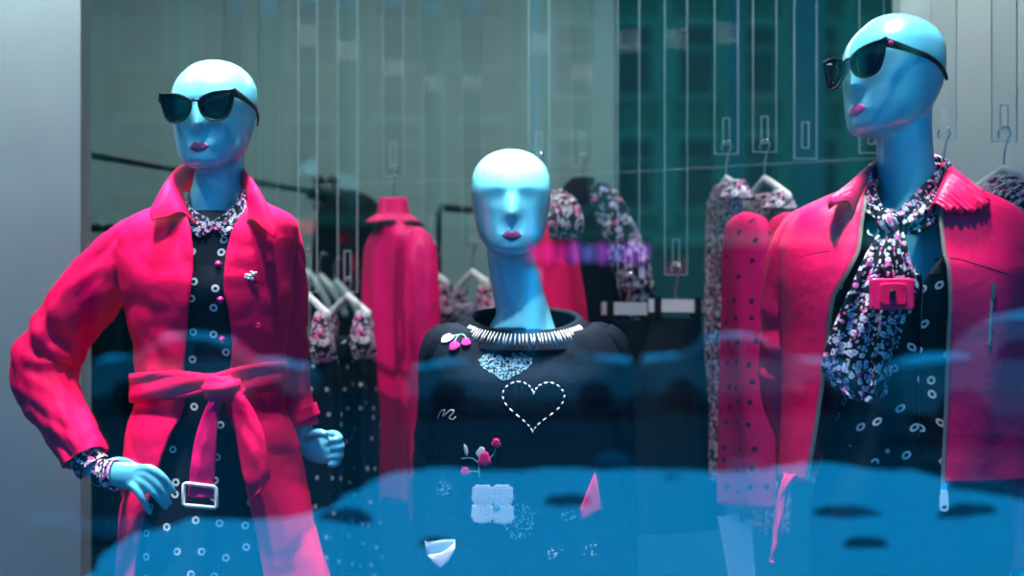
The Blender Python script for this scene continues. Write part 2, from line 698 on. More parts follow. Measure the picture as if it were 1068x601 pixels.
def lips(root, body, M, mat, label=None, s=1.):
    bv = bvh_of(body)
    d = (M.to_3x3() @ Vector((0, 1, 0))).normalized()
    top = [(-.021, 0), (-.014, .0065), (-.006, .0105), (0, .0075), (.006, .0105), (.014, .0065), (.021, 0)]
    bot = [(-.021, 0), (-.014, -.0065), (-.006, -.0105), (0, -.0115), (.006, -.0105), (.014, -.0065), (.021, 0)]
    rows = []
    J = 8
    for j in range(J + 1):
        t = j / J
        row = []
        for (xa, za), (xb, zb) in zip(top, bot):
            z = (za * (1 - t) + zb * t) * s
            bulge = .0022 * math.sin(PI * t) * (1 - (xa / .021) ** 2) - (.0016 * math.exp(-((t - .45) / .07) ** 2) * (1 - (xa / .021) ** 2))
            p = M @ Vector((xa * s, 0, .041 + z))
            row.append(drop(bv, p, .0006 + bulge, d, .25))
        rows.append(row)
    v, f, uv = grid(rows)
    o = mk('lips', v, f, mat, root, None, uv)
    solid(o, .001)
    if label:
        o['label'] = label
    return o


def sunglasses(root, M, z0=.122, label=None, heart=False):
    def pt(x, z, d=0.):
        x, z = x * 1.07, z * 1.22
        return M @ Vector((x, -.1155 + 2.6 * x * x + d, z0 + z))
    out = [(.006, .004), (.012, .013), (.03, .0205), (.05, .0235), (.066, .0245), (.0765, .0265), (.073, .012), (.068, -.006), (.06, -.021), (.046, -.027), (.028, -.026), (.014, -.018), (.007, -.006)]
    inn = [(.011, .003), (.016, .0095), (.031, .0155), (.049, .0185), (.062, .0195), (.0675, .018), (.067, .009), (.063, -.005), (.056, -.0175), (.044, -.0225), (.029, -.0215), (.0175, -.015), (.0115, -.005)]

    def dense(poly, n=52):
        A = catmull(poly + poly[:1], n + 1)[:-1]
        return [tuple(a) for a in A]
    O, I = dense(out), dense(inn)
    I = [(a[0] * .55 + b[0] * .45, a[1] * .55 + b[1] * .45) for a, b in zip(I, O)]
    v, f = [], []
    for s in (1, -1):
        k0 = len(v)
        K = len(O)
        for ring, d in ((O, 0), (I, 0), (I, .004), (O, .0045)):
            v += [pt(x * s, z, d) for x, z in ring]
        for r in range(4):
            for k in range(K):
                a, b = k0 + r * K + k, k0 + r * K + (k + 1) % K
                c, e = k0 + ((r + 1) % 4) * K + (k + 1) % K, k0 + ((r + 1) % 4) * K + k
                f.append((a, b, c, e) if s == 1 else (e, c, b, a))
    mb = MB().add(v, f)
    p, r = smooth_path([pt(-.010, .006, .002), pt(0, .009, .001), pt(.010, .006, .002)], [.0025, .003, .0025], 10)
    mb.tube(p, r, 8)
    g = mb.build('sunglasses', 'frame_black', root)
    if label:
        g['label'] = label
    for s in (1, -1):
        ring = [pt(x * s, z, .0022) for x, z in I]
        ctr = sum(ring, Vector()) / len(ring) + (M.to_3x3() @ Vector((0, -.0025, 0)))
        vv = ring + [ring[i] * .5 + ctr * .5 + (M.to_3x3() @ Vector((0, -.0008, 0))) for i in range(len(ring))] + [ctr]
        K = len(ring)
        ff = [(k, (k + 1) % K, K + (k + 1) % K, K + k) for k in range(K)] + [(K + k, K + (k + 1) % K, 2 * K) for k in range(K)]
        if s == -1:
            ff = [q[::-1] for q in ff]
        solid(mk('lens', vv, ff, 'lens_dark', g), .001)
        tp = [(.080 * s, .022, .001), (.0835 * s, .021, .012), (.0865 * s, .016, .06), (.0865 * s, .010, .105), (.081 * s, -.002, .14), (.073 * s, -.018, .16)]
        pts = [M @ Vector((x, -.1155 + 2.6 * .08 ** 2 + d, z0 + z)) for x, z, d in tp]
        p, r = smooth_path(pts, [(.003, .009), (.003, .009), (.0026, .0065), (.0026, .006), (.0026, .006), (.0022, .005)], 26)
        MB().tube(p, r, 8, tuple(M.to_3x3() @ Vector((1, 0, 0)))).build('temple_arm', 'frame_black', g)
        if heart:
            c = M @ Vector((.083 * s, -.1155 + 2.6 * .08 ** 2 + .008, z0 + .021))
            MB().ball(c, .006).build('rivet', 'pink_plastic', g)['label'] = 'pink rivet on the hinge'
    return g


# ------------------------------------------------------------------ camera, render look
cam = bpy.data.cameras.new('camera')
cam.sensor_width = 36
cam.lens = F * 36 / 1068
cam.shift_y = (PH - 300.5) / 1068
cam.dof.use_dof = True
cam.dof.focus_distance = 3.1
cam.dof.aperture_fstop = 2.1
cam.clip_end = 300
co = bpy.data.objects.new('camera', cam)
co.location = (0, 0, ZC)
co.rotation_euler = (PI / 2, 0, 0)
C.objects.link(co)
sc = bpy.context.scene
sc.camera = co
vs = sc.view_settings
vs.view_transform = 'Standard'
vs.look = 'None'
vs.gamma = 1
vs.exposure = 0
vs.use_curve_mapping = False
sc.cycles.transparent_max_bounces = 24
sc.cycles.max_bounces = 8
sc.cycles.sample_clamp_indirect = 6

# ------------------------------------------------------------------ light
w = bpy.data.worlds.new('sky')
sc.world = w
w.use_nodes = True
bg = w.node_tree.nodes['Background']
bg.inputs[0].default_value = (.006, .43, 1.0, 1)
bg.inputs[1].default_value = 2.3


def spot(name, loc, aim, energy, size=70, blend=.6, r=.05, col=(1, .93, .9)):
    d = bpy.data.lights.new(name, 'SPOT')
    d.energy = energy
    d.spot_size = math.radians(size)
    d.spot_blend = blend
    d.shadow_soft_size = r
    d.color = col
    o = bpy.data.objects.new(name, d)
    o.location = loc
    o.rotation_euler = (Vector(aim) - Vector(loc)).to_track_quat('-Z', 'Y').to_euler()
    C.objects.link(o)
    return o


LAMP = [  # position, aim, watts, cone; unseen ceiling spots, some of them added
    ((-.88, 2.74, 3.22), (-.86, 3.03, 1.2), 185, 28), ((-.52, 2.74, 3.22), (-.54, 3.04, 1.2), 125, 28),     # front of the belted coat
    ((.46, 2.60, 3.22), (.50, 2.84, 1.2), 380, 21), ((.72, 2.58, 3.22), (.78, 2.84, 1.6), 150, 13), ((-.86, 2.62, 3.22), (-.81, 3.15, 1.2), 330, 11), ((.85, 3.3, 3.22), (.74, 3.9, 1.2), 150, 36),            # zip jacket front; then added spots on the hip hand and right-hand garments
    ((.02, 2.8, 3.22), (.02, 3.2, 1.2), 220, 26),                                                            # front of the sweater
    ((-.64, 3.34, 3.22), (-.64, 3.34, 1), 2700, 17), ((0, 3.42, 3.22), (0, 3.44, 1), 3000, 16), ((.74, 3.06, 3.22), (.74, 3.06, 1), 1200, 18),   # narrow spots added to whiten the crowns
    ((.45, 3.6, 3.22), (.35, 4.4, 1.3), 80, 70), ((-.4, 3.8, 3.22), (-.35, 4.7, 1.3), 80, 70),
    ((-1.5, 3.35, 3.22), (-1.3, 3.95, 1.6), 170, 80), ((1.3, 4.0, 3.22), (1.3, 4.9, 1.8), 80, 80)]  # added washers brightening the left pillar and the partition
for loc, aim, en, size in LAMP:
    crown = en > 800
    spot('unseen_spot', loc, aim, en, size, 1. if crown else .6, .16 if crown else .05)
ar = bpy.data.lights.new('back_fill_light', 'AREA')  # unseen fill added to light the back wall
ar.energy = 45
ar.size, ar.size_y = 3.4, .6
ar.shape = 'RECTANGLE'
ar.color = (.9, 1, .98)
ao = bpy.data.objects.new('back_fill_light', ar)
ao.location = (0, 5.3, 3.2)
C.objects.link(ao)
# ------------------------------------------------------------------ the shop window room
def structure(name, mb, mat, smooth=False):
    o = mb.build(name, mat, None, (0, 0, 0), smooth)
    o['kind'] = 'structure'
    return o


XL, XR, YB = -2.3, 2.3, 6.4
structure('floor', MB().box((0, (G + YB) / 2 + .05, FLOOR - .06), (2.45, (YB - G) / 2 + .2, .06)), 'floor_dark')
structure('ceiling', MB().box((0, (G + YB) / 2, CEIL + .06), (2.45, (YB - G) / 2 + .3, .06)), 'ceiling_dark')
b1 = P(642, 0, YB).x
b2 = P(939, 0, 4.9).x
structure('wall_back', MB().box(((XL + b1) / 2, YB + .06, (FLOOR + CEIL) / 2), ((b1 - XL) / 2, .06, (CEIL - FLOOR) / 2)), 'wall_grey')
structure('wall_recess', MB().box(((XR + b1) / 2, YB + .16, (FLOOR + CEIL) / 2), ((XR - b1) / 2, .06, (CEIL - FLOOR) / 2)), 'wall_teal')
structure('wall_partition', MB().box(((XR + b2) / 2, 4.95, (FLOOR + CEIL) / 2), ((XR - b2) / 2, .05, (CEIL - FLOOR) / 2)), 'wall_light')
xp = P(84, 0, 3.95).x
structure('wall_left', MB().box(((XL + xp) / 2, 4.0, (FLOOR + CEIL) / 2), ((xp - XL) / 2, .05, (CEIL - FLOOR) / 2)), 'wall_pillar')
structure('wall_side', MB().box((XL - .05, (G + YB) / 2, (FLOOR + CEIL) / 2), (.05, (YB - G) / 2, (CEIL - FLOOR) / 2)), 'wall_pillar')
structure('wall_right', MB().box((XR + .05, (G + YB) / 2, (FLOOR + CEIL) / 2), (.05, (YB - G) / 2, (CEIL - FLOOR) / 2)), 'wall_light')
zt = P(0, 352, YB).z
structure('wall_falloff_band', MB().box(((XL + b1) / 2, YB - .02, (FLOOR + zt) / 2), ((b1 - XL) / 2, .018, (zt - FLOOR) / 2)), 'wall_falloff')  # dark lower wall: falloff of the lamps put into its colour
structure('trim_2', MB().box((0, G, FLOOR - .2), (2.6, .09, .24)).box((0, G, CEIL + .15), (2.6, .09, .2))
          .box((-2.5, G, 1.75), (.1, .09, 1.6)).box((2.5, G, 1.75), (.1, .09, 1.6)), 'rack_black')
structure('window_1', MB().box((0, G, (FLOOR + CEIL) / 2 + .01), (2.41, .005, (CEIL - FLOOR) / 2 + .04)), 'window_glass')

# ------------------------------------------------------------------ left mannequin: belted coat over a dotted dress
Y1 = 3.3
N1 = P(222, 222, Y1) + Vector((0, .01, 0))
man1 = thing('mannequin', 'bald glossy mannequin in pink belted coat and dotted dress, hand on hip', 'mannequin', (N1.x, Y1, FLOOR))
M1 = head_matrix(P(224, 180, Y1), 9, 1, -2, 1.03)
mb = MB()
body_core(mb, N1, M1)
# arm on the hip (image left)
sh = P(138, 240, Y1 + .01)
limb(mb, [P(170, 246, Y1 + .01), P(146, 254, Y1 + .01), P(100, 298, Y1 + .02), P(58, 350, Y1 + .03), P(44, 388, Y1 + .02), P(66, 434, Y1 - .03), P(86, 474, Y1 - .08), P(98, 490, Y1 - .10)],
     [.045, .042, .040, .038, .034, .031, .025, .021], 18, 44)
Yh = Y1 - .135
limb(mb, [P(92, 482, Y1 - .09), P(104, 493, Y1 - .11), P(122, 495, Yh), P(142, 498, Yh), P(152, 501, Yh)],
     [(.019, .022), (.018, .021), (.015, .027), (.0135, .031), (.009, .026)], 16, 20, (0, -1, 0))
for pts in (((140, 490), (156, 489), (170, 498), (182, 514)), ((140, 495), (153, 496), (166, 508), (178, 526)),
            ((138, 500), (149, 503), (161, 515), (174, 531)), ((133, 504), (141, 509), (149, 521), (157, 536))):
    k = len(mb.f)
    limb(mb, [P(pts[0][0], pts[0][1], Yh), P(pts[1][0], pts[1][1], Yh - .012), P(pts[2][0], pts[2][1], Yh - .012), P(pts[3][0], pts[3][1], Yh + .006)],
         [.010, .0098, .0088, .0066], 12, 16)
limb(mb, [P(106, 489, Yh + .012), P(122, 482, Yh + .03), P(136, 484, Yh + .05), P(144, 488, Yh + .058)], [.013, .012, .010, .007], 10, 12)
# the other arm, hanging with a loose fist (image right)
limb(mb, [P(270, 246, Y1 + .02), P(284, 254, Y1 + .025), P(296, 304, Y1 + .05), P(298, 365, Y1 + .08), P(305, 420, Y1 + .09), P(318, 456, Y1 + .09)],
     [.042, .04, .034, .029, .027, .023], 18, 40)
limb(mb, [P(317, 452, Y1 + .09), P(322, 462, Y1 + .09), P(331, 468, Y1 + .088), P(341, 468, Y1 + .085)], [(.02, .024), (.018, .028), (.017, .033), (.015, .033)], 14, 14, (0, -1, 0))
for k, (y0, L) in enumerate(((455, 1), (463, 1.1), (472, 1.05), (480, .85))):
    limb(mb, [P(335, y0, Y1 + .085), P(335 + 13 * L, y0 - 2, Y1 + .08), P(336 + 18 * L, y0 + 2, Y1 + .06), P(336 + 15 * L, y0 + 4, Y1 + .045), P(336 + 7 * L, y0 + 5, Y1 + .045)],
         [.0105, .010, .0095, .0088, .007], 10, 16)
limb(mb, [P(322, 456, Y1 + .075), P(332, 452, Y1 + .05), P(342, 454, Y1 + .04)], [.012, .011, .008], 10, 10)
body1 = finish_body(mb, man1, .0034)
lips(man1, body1, M1, 'lip_paint', 'dark painted lips')
sunglasses(man1, M1, .122, 'black cat-eye sunglasses')

# dress
def wr_dress(x, y, z):
    return fold(x + y, z, .006 if z < 1.38 else .003, 10, 1.5, 3)


dress1 = shell('dress', [
    (222, 197, 247, 0, 0, .062, .07), (228, 188, 256, 0, 0, .066, .074), (236, 168, 276, 0, 0, .074, .080), (248, 147, 295, 0, 0, .082, .084), (275, 140, 298, 0, 0, .100, .088),
    (305, 146, 295, 0, 0, .115, .086), (345, 154, 288, 0, 0, .096, .082), (400, 162, 280, 0, 0, .086, .076),
    (440, 155, 288, 0, 0, .092, .09), (500, 138, 302, 0, 0, .102, .115), (560, 134, 308, 0, 0, .112, .118), (601, 132, 310, 0, 0, .12, .12), (700, 126, 318, 0, 0, .135, .13), (790, 120, 324, 0, 0, .15, .14)],
    Y1, 'navy_ring_dots', man1, 90, 110, wr_dress, 2.15, .003)
bd1 = bvh_of(dress1)
for py, px in ((239, 224), (276, 229), (313, 232), (354, 232), (392, 233)):
    c = drop(bd1, P(px, py, Y1 - .09), .004)
    q = MB()
    p = [c + Vector((0, .004, 0)), c, c + Vector((0, -.003, 0)), c + Vector((0, -.004, 0)), c + Vector((0, -.0025, 0))]
    q.tube(p, [.0062, .007, .0066, .0045, .0035], 16, (1, 0, 0))
    q.build('button', 'button_pink', dress1)['label'] = 'pink button'


def collar_rows(ctrl, Y, n, wrf=None):
    """ctrl: list of stations, each a list of (px, py, dy) across; returns n stations smoothed"""
    st = [[P(a, b, Y + d) for a, b, d in c] for c in ctrl]
    m = len(st[0])
    cols = [catmull([tuple(s[j]) for s in st], n) for j in range(m)]
    rows = []
    for i in range(n):
        line = catmull([tuple(cols[j][i]) for j in range(m)], 12)
        rows.append([Vector(q) for q in line])
    return rows


# floral shirt collar (two rounded, frilled lobes meeting under the chin)
for side in (0, 1):
    if side == 0:
        ctrl = [[(193, 184, .03), (188, 186, .02), (182, 194, .03)], [(189, 194, -.03), (185, 200, -.045), (180, 212, -.045)], [(194, 210, -.058), (189, 217, -.07), (183, 230, -.078)],
                [(205, 221, -.068), (202, 230, -.08), (197, 243, -.09)], [(216, 227, -.070), (214, 237, -.084), (212, 247, -.094)], [(222, 229, -.068), (222, 234, -.080), (221, 240, -.088)]]
    else:
        ctrl = [[(249, 184, .03), (254, 186, .02), (262, 194, .03)], [(252, 196, -.03), (257, 200, -.045), (263, 210, -.045)], [(247, 210, -.058), (253, 216, -.07), (260, 228, -.078)],
                [(238, 220, -.068), (242, 229, -.08), (248, 241, -.09)], [(228, 227, -.070), (231, 236, -.084), (234, 246, -.094)], [(222, 229, -.068), (223, 234, -.080), (225, 240, -.088)]]
    rows = collar_rows(ctrl, Y1, 40)
    for i, r in enumerate(rows):
        for j, p in enumerate(r):
            p.y += .004 * math.sin(i * 1.3) * (j / 11) ** 2
            p.z += .0025 * math.sin(i * 1.7) * (j / 11) ** 3
    v, f, uv = grid(rows)
    solid(mk('collar', v, f, 'floral_navy', dress1, None, uv), .002)['label'] = 'frilled floral collar'
# floral cuff at the bent arm
p, r = smooth_path([P(80, 464, Y1 - .07), P(91, 480, Y1 - .09), P(97, 488, Y1 - .095)], [(.030, .034), (.033, .036), (.036, .037)], 14)
v, f, uv = tube_geo(p, r, 40, None, lambda L, t: .002 * math.sin(t * 9), False)
solid(mk('cuff', v, f, 'floral_navy', dress1, None, uv), .002)['label'] = 'floral shirt cuff'
# dark translucent wrist band
p, r = smooth_path([P(104, 493, Y1 - .112), P(112, 495, Y1 - .122), P(121, 496, Y1 - .133)], [(.0245, .028), (.0225, .030), (.022, .033)], 8)
v, f, uv = tube_geo(p, r, 32, (0, -1, 0), None, False)
solid(mk('wrist_band', v, f, 'floral_navy', man1, None, uv), .0015)['label'] = 'dark patterned band around the wrist'

# coat
def wr_coat(x, y, z):
    w = fold(x * 1. + y, z, .0055, 9, 4, 1)
    w += crease(x * 5 + z * 3.2, z * 6 - x * 2, .005, 2)
    if z > 1.25:
        w += .004 * math.sin(38 * (x * .8 + z)) * max(0, noise.noise(Vector((x * 6, z * 5, 4)))) * 2
    if z < 1.32:
        w += .011 * math.sin(x * 42 + y * 30 + z * 2) * min(1, (1.32 - z) * 2.2)
    # gathers over and under the belt
    w += .005 * math.sin(x * 120 + 3 * z) * math.exp(-((z - 1.40) / .05) ** 2)
    return w


coat = shell('coat', [
    (208, 180, 268, 190, 258, .062, .085), (215, 165, 283, 194, 264, .075, .09), (222, 148, 298, 199, 262, .09, .094), (232, 130, 308, 206, 257, .10, .098), (250, 122, 311, 211, 250, .112, .102),
    (275, 122, 309, 214, 246, .126, .105), (300, 126, 306, 213, 245, .134, .105), (330, 133, 301, 209, 250, .128, .102), (360, 139, 297, 205, 252, .118, .098),
    (398, 145, 293, 202, 248, .108, .092), (420, 142, 298, 203, 246, .112, .1), (450, 132, 307, 190, 256, .122, .115),
    (500, 127, 317, 172, 266, .13, .135), (550, 126, 331, 158, 277, .138, .15), (601, 123, 345, 151, 287, .145, .16), (700, 114, 366, 138, 304, .16, .17), (780, 108, 380, 130, 315, .17, .18)],
    Y1, 'pink_cotton', man1, 130, 150, wr_coat, 2.35, .004)
bc1 = bvh_of(coat)


def sleeve_wr(seed, amp, elbow, el):
    def g(L, t):
        w = amp * noise.noise(Vector((math.cos(t) * 1.6, math.sin(t) * 1.6, L * 7 + seed)))
        w += amp * .55 * noise.noise(Vector((math.cos(t) * 3.6, math.sin(t) * 3.6, L * 18 + seed)))
        w += crease(math.cos(t) * 1.1 + L * 4, math.sin(t) * 1.1 + L * 9, amp * .8, seed)
        e = math.exp(-((L - elbow) / .08) ** 2)
        w += el * e * math.sin((L + .03 * math.sin(t + seed)) * 95) * (.6 + .4 * math.cos(t + 1))
        return w
    return g


def sleeve(name, pts, rad, mat, parent, wr, n=48, steps=90, thick=.004):
    p, r = smooth_path(pts, rad, steps)
    v, f, uv = tube_geo(p, r, n, None, wr, False)
    # rounded sleeve head closing into the shoulder
    return solid(mk(name, v, f, mat, parent, None, uv), thick)


sl = sleeve('sleeve', [P(176, 240, Y1 + .005), P(156, 244, Y1 + .005), P(138, 254, Y1), P(102, 296, Y1), P(66, 345, Y1 + .01), P(48, 389, Y1), P(65, 432, Y1 - .05), P(82, 463, Y1 - .08), P(89, 478, Y1 - .09)],
            [.022, .040, .054, .068, .069, .069, .058, .050, .048], 'pink_cotton', coat, sleeve_wr(1, .009, .36, .007))
sr_ = sleeve('sleeve', [P(262, 240, Y1 + .02), P(277, 242, Y1 + .02), P(290, 252, Y1 + .02), P(296, 302, Y1 + .05), P(298, 365, Y1 + .08), P(304, 410, Y1 + .09), P(312, 446, Y1 + .09)],
             [.024, .042, .054, .053, .048, .044, .041], 'pink_cotton', coat, sleeve_wr(5, .007, .28, .004))
# sleeve tab on the hanging arm
p, r = smooth_path([P(307, 428, Y1 + .09), P(312, 441, Y1 + .09)], [.049, .048], 6)
v, f, uv = tube_geo(p, r, 40, None, None, False)
solid(mk('cuff_strap', v, f, 'pink_cotton', coat, None, uv), .005)

# coat collar
ctrl = [[(205, 236, -.088), (190, 222, -.098), (176, 226, -.118), (158, 230, -.124)], [(197, 222, -.082), (184, 210, -.092), (170, 212, -.112), (157, 223, -.118)],
        [(191, 206, -.06), (181, 194, -.066), (171, 199, -.088), (161, 213, -.098)],
        [(190, 194, -.02), (184, 181, -.02), (176, 187, -.04), (168, 203, -.05)], [(196, 188, .04), (193, 172, .05), (187, 180, .065), (180, 200, .075)],
        [(222, 186, .075), (222, 168, .085), (222, 176, .105), (222, 200, .118)], [(244, 188, .04), (247, 173, .05), (253, 180, .065), (262, 198, .075)],
        [(254, 196, -.02), (256, 182, -.02), (263, 188, -.04), (271, 203, -.05)], [(258, 208, -.06), (262, 196, -.066), (271, 204, -.088), (281, 221, -.098)],
        [(259, 224, -.082), (264, 213, -.092), (276, 223, -.112), (288, 240, -.118)], [(254, 240, -.088), (262, 229, -.098), (274, 238, -.118), (287, 250, -.124)]]
rows = collar_rows(ctrl, Y1, 80)
for i, r in enumerate(rows):
    for j, p in enumerate(r):
        p.y += .003 * noise.noise(p * 22)
v, f, uv = grid(rows)
solid(mk('collar', v, f, 'pink_cotton', coat, None, uv), .005)

# belt
def band(name, py0l, py0r, hw, mat, parent, extra, n=7):
    rows = []
    base = [(398, 145, 293, .108, .092)]
    K = F / Y1
    for i in range(n):
        q = i / (n - 1)
        row = []
        for k in range(120):
            t = PI - 2 * PI * k / 120
            s_, c_ = math.sin(t), math.cos(t)
            a = (150 / 2) / K + extra
            d = (.112 if c_ > 0 else .098) + extra
            x = a * math.copysign(abs(s_) ** (2 / 2.35), s_)
            y = -d * math.copysign(abs(c_) ** (2 / 2.35), c_)
            px = 219 + x * K
            m = py0l + (py0r - py0l) * (px - 144) / 150
            pinch = 1 - .45 * math.exp(-((px - 232) / 22) ** 2) * (1 if c_ > 0 else 0)
            py = m + (q - .5) * 2 * hw * pinch
            y -= .004 * math.sin(q * 9 + px * .05) * (1 if c_ > 0 else 0)
            row.append(Vector(((px - CX) / K, Y1 + y, ZC - (py - PH) / K)))
        rows.append(row)
    v, f, uv = grid(rows, True)
    return solid(mk(name, v, f, mat, parent, None, uv), .005)


belt = band('belt', 404, 392, 15, 'pink_cotton', coat, .012)
Yb = Y1 - .125
p, r = smooth_path([P(216, 403, Yb + .004), P(222, 405, Yb - .012), P(233, 406, Yb - .016), P(243, 405, Yb - .012), P(249, 402, Yb + .004)],
                   [(.012, .018), (.018, .027), (.019, .025), (.018, .027), (.012, .02)], 24)
v, f, uv = tube_geo(p, r, 28, (0, -1, 0), lambda L, t: .0022 * math.sin(t * 5 + L * 40), True)
mk('belt_knot', v, f, 'pink_cotton', belt, None, uv)


def strap(name, ctrl, Y, mat, parent, thick=.003, n=50, wr=0.002, m=14):
    """ctrl rows (px_left, py_left, px_right, py_right, dy)"""
    R = catmull(ctrl, n)
    rows = []
    for i, (xl, yl, xr, yr, dy) in enumerate(R):
        a, b = P(xl, yl, Y + dy), P(xr, yr, Y + dy)
        row = []
        for j in range(m):
            t = j / (m - 1)
            q = a.lerp(b, t)
            q.y -= .006 * math.sin(PI * t) + wr * math.sin(i * .23 + 2 * t) + wr * 2 * noise.noise(Vector((t * 3, i * .12, 3)))
            row.append(q)
        rows.append(row)
    v, f, uv = grid(rows)
    return solid(mk(name, v, f, mat, parent, None, uv), thick)


strap('belt_tail', [(222, 412, 234, 414, -.018), (213, 430, 228, 430, -.022), (203, 460, 226, 461, -.024), (199, 490, 224, 491, -.028), (196, 518, 222, 520, -.03)], Yb, 'pink_satin', belt)
strap('belt_tail', [(238, 412, 250, 408, -.018), (242, 430, 262, 424, -.022), (247, 460, 275, 452, -.03), (252, 490, 280, 480, -.036), (258, 510, 281, 497, -.038), (262, 522, 276, 508, -.038)], Yb, 'pink_cotton', belt)
# square buckle
q = MB()
Yk = Yb - .036
cs = [(192, 504), (225, 508), (226, 530), (191, 527)]
pts = []
for i in range(4):
    a, b = P(*cs[i], Yk), P(*cs[(i + 1) % 4], Yk)
    pts += [a.lerp(b, .06), a.lerp(b, .5), a.lerp(b, .94)]
pts.append(pts[0])
q.tube(pts, [(.0035, .0042)] * len(pts), 10, (0, 1, 0), None, False)
q.build('buckle', 'white_paint', belt)['label'] = 'pale square buckle on the hanging belt end'
# brooch, coat button, pocket flaps
c = drop(bc1, P(262, 288, Y1 - .11), .004)
q = MB()
for dx, dz, rr in ((0, 0, .006), (-.008, .002, .0045), (.007, .004, .0045), (.003, -.006, .0045), (-.005, -.005, .004), (.011, .007, .003), (-.011, -.003, .003), (.002, .008, .0035)):
    q.ball(c + Vector((dx, 0, dz)), (rr, .004, rr * .8))
q.build('brooch', 'white_paint', coat)['label'] = 'small white brooch'
for px, py in ((268, 340), (266, 300), (262, 440), (270, 480)):
    c = drop(bc1, P(px, py, Y1 - .11), .002)
    MB().tube([c + Vector((0, .003, 0)), c, c + Vector((0, -.003, 0)), c + Vector((0, -.002, 0))], [.0065, .0075, .006, .004], 16, (1, 0, 0)).build('button', 'pink_satin', coat)
0 and patch('pocket_flap', [(150, 262), (165, 259), (182, 262), (194, 268), (190, 284), (176, 284), (160, 280), (149, 275)], bc1, Y1 - .1, 'pink_cotton', coat, .004)

# ------------------------------------------------------------------ middle mannequin: embroidered sweater
Y2 = 3.45
N2 = P(545, 330, Y2) + Vector((0, .01, 0))
man2 = thing('mannequin', 'bald glossy mannequin without sunglasses in dark embroidered sweater', 'mannequin', (N2.x, Y2, FLOOR))
M2 = head_matrix(P(533, 268, Y2) + Vector((0, -.005, 0)), -1, 0, 0, 1.03)
mb = MB()
body_core(mb, N2, M2)
for s in (-1, 1):
    o = N2.x
    limb(mb, [Vector((o + .13 * s, Y2 + .01, N2.z - .07)), Vector((o + .168 * s, Y2 + .01, N2.z - .09)), Vector((o + .19 * s, Y2 + .02, N2.z - .24)), Vector((o + .198 * s, Y2 + .05, N2.z - .38)),
              Vector((o + .205 * s, Y2 + .07, N2.z - .5)), Vector((o + .21 * s, Y2 + .07, N2.z - .62))], [.045, .042, .034, .028, .025, .02], 16, 36)
    hanging_hand(mb, (o + .21 * s, Y2 + .07, N2.z - .62), s)
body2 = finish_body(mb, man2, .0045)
lips(man2, body2, M2, 'lip_paint', 'dark painted lips')


def wr_knit(x, y, z):
    return fold(x + y, z, .006, 8, 3, 6)


SW = [
    (337, 478, 618, 0, 0, .085, .086), (341, 470, 626, 0, 0, .089, .088), (350, 458, 638, 0, 0, .096, .092), (372, 448, 648, 0, 0, .108, .098),
    (400, 450, 646, 0, 0, .124, .1), (430, 453, 643, 0, 0, .128, .1), (480, 454, 642, 0, 0, .122, .096), (530, 446, 650, 0, 0, .124, .1),
    (601, 436, 660, 0, 0, .13, .118), (660, 434, 662, 0, 0, .13, .12)]
R, _ = shell_rows(SW, Y2, 80, 110, wr_knit, 2.3)
zt_ = R[0][0].z
for r in R:
    for p in r:
        fy = max(0, (Y2 - p.y) / .1)
        p.z -= .036 * min(1, fy) ** 1.5 * max(0, 1 - (zt_ - p.z) / .13)
v, f, uv = grid(R, True)
sweater = solid(mk('sweater', v, f, 'navy_knit', man2, None, uv), .004)
bs2 = bvh_of(sweater)
for s in (-1, 1):
    X = lambda m: 548 + s * m
    sleeve('sleeve', [P(X(62), 352, Y2 + .01), P(X(76), 356, Y2 + .01), P(X(86), 370, Y2 + .01), P(X(92), 430, Y2 + .02), P(X(96), 500, Y2 + .05), P(X(98), 560, Y2 + .07), P(X(100), 606, Y2 + .07)],
           [.022, .042, .05, .047, .044, .042, .04], 'navy_knit', sweater, sleeve_wr(3 + s, .006, .32, .004))
# ribbed neckband, open oval around the neck base
def neck_oval(t, k, dz):
    a = .137 * k
    x = a * math.sin(t)
    y = -(.1 if math.cos(t) > 0 else .085) * math.cos(t) * k
    z = -.055 * (math.cos(t) * .5 + .5) ** 1.4 - .012 * (k - .84) / .2
    return Vector((P(547, 0, Y2).x + x, Y2 + y, P(0, 322, Y2).z + z + dz))


rows = []
for i in range(70):
    t = -PI + 2 * PI * i / 70
    row = []
    fr_ = max(0, math.cos(t))
    for k, dz, lift in ((.84, -.008, 0), (.87, .004, 0), (.92, .005, .0), (1.0, -.002, 0), (1.08, -.013, .0), (1.15 - .045 * fr_, -.028 + .010 * fr_, 0), (1.22 - .10 * fr_, -.046 + .022 * fr_, 0)):
        row.append(neck_oval(t, k, dz))
    rows.append([Vector(q) for q in catmull([tuple(p) for p in row], 12)])
rows.append(rows[0])
v, f, uv = grid(rows)
solid(mk('neckband', v, f, 'navy_knit', sweater, None, uv), .004)
q = MB()
for i in range(38):
    t = -1.12 + 2.24 * i / 37
    a, b = neck_oval(t, .96, .004), neck_oval(t + random.uniform(-.02, .02), 1.085, -.0125)
    d = Vector((math.sin(t), -math.cos(t), .4)).normalized() * .002
    a, b = a + d * 1.3, b + d * 2.2
    q.tube([a, (a + b) / 2 + d * .6, b], [.0010, .0016, .0010], 6)
q.build('neck_stitching', 'white_thread', sweater)['label'] = 'white blanket stitches along the neckband'
Yf = Y2 - .11


def heart(cx, cy, w, h, n=60, rot=0.):
    out = []
    for i in range(n):
        t = 2 * PI * i / n
        x = 16 * math.sin(t) ** 3 / 16
        y = (13 * math.cos(t) - 5 * math.cos(2 * t) - 2 * math.cos(3 * t) - math.cos(4 * t) + 2.3) / 14.5
        x, y = x * w / 2, -y * h / 2
        out.append((cx + x * math.cos(rot) - y * math.sin(rot), cy + x * math.sin(rot) + y * math.cos(rot)))
    return out


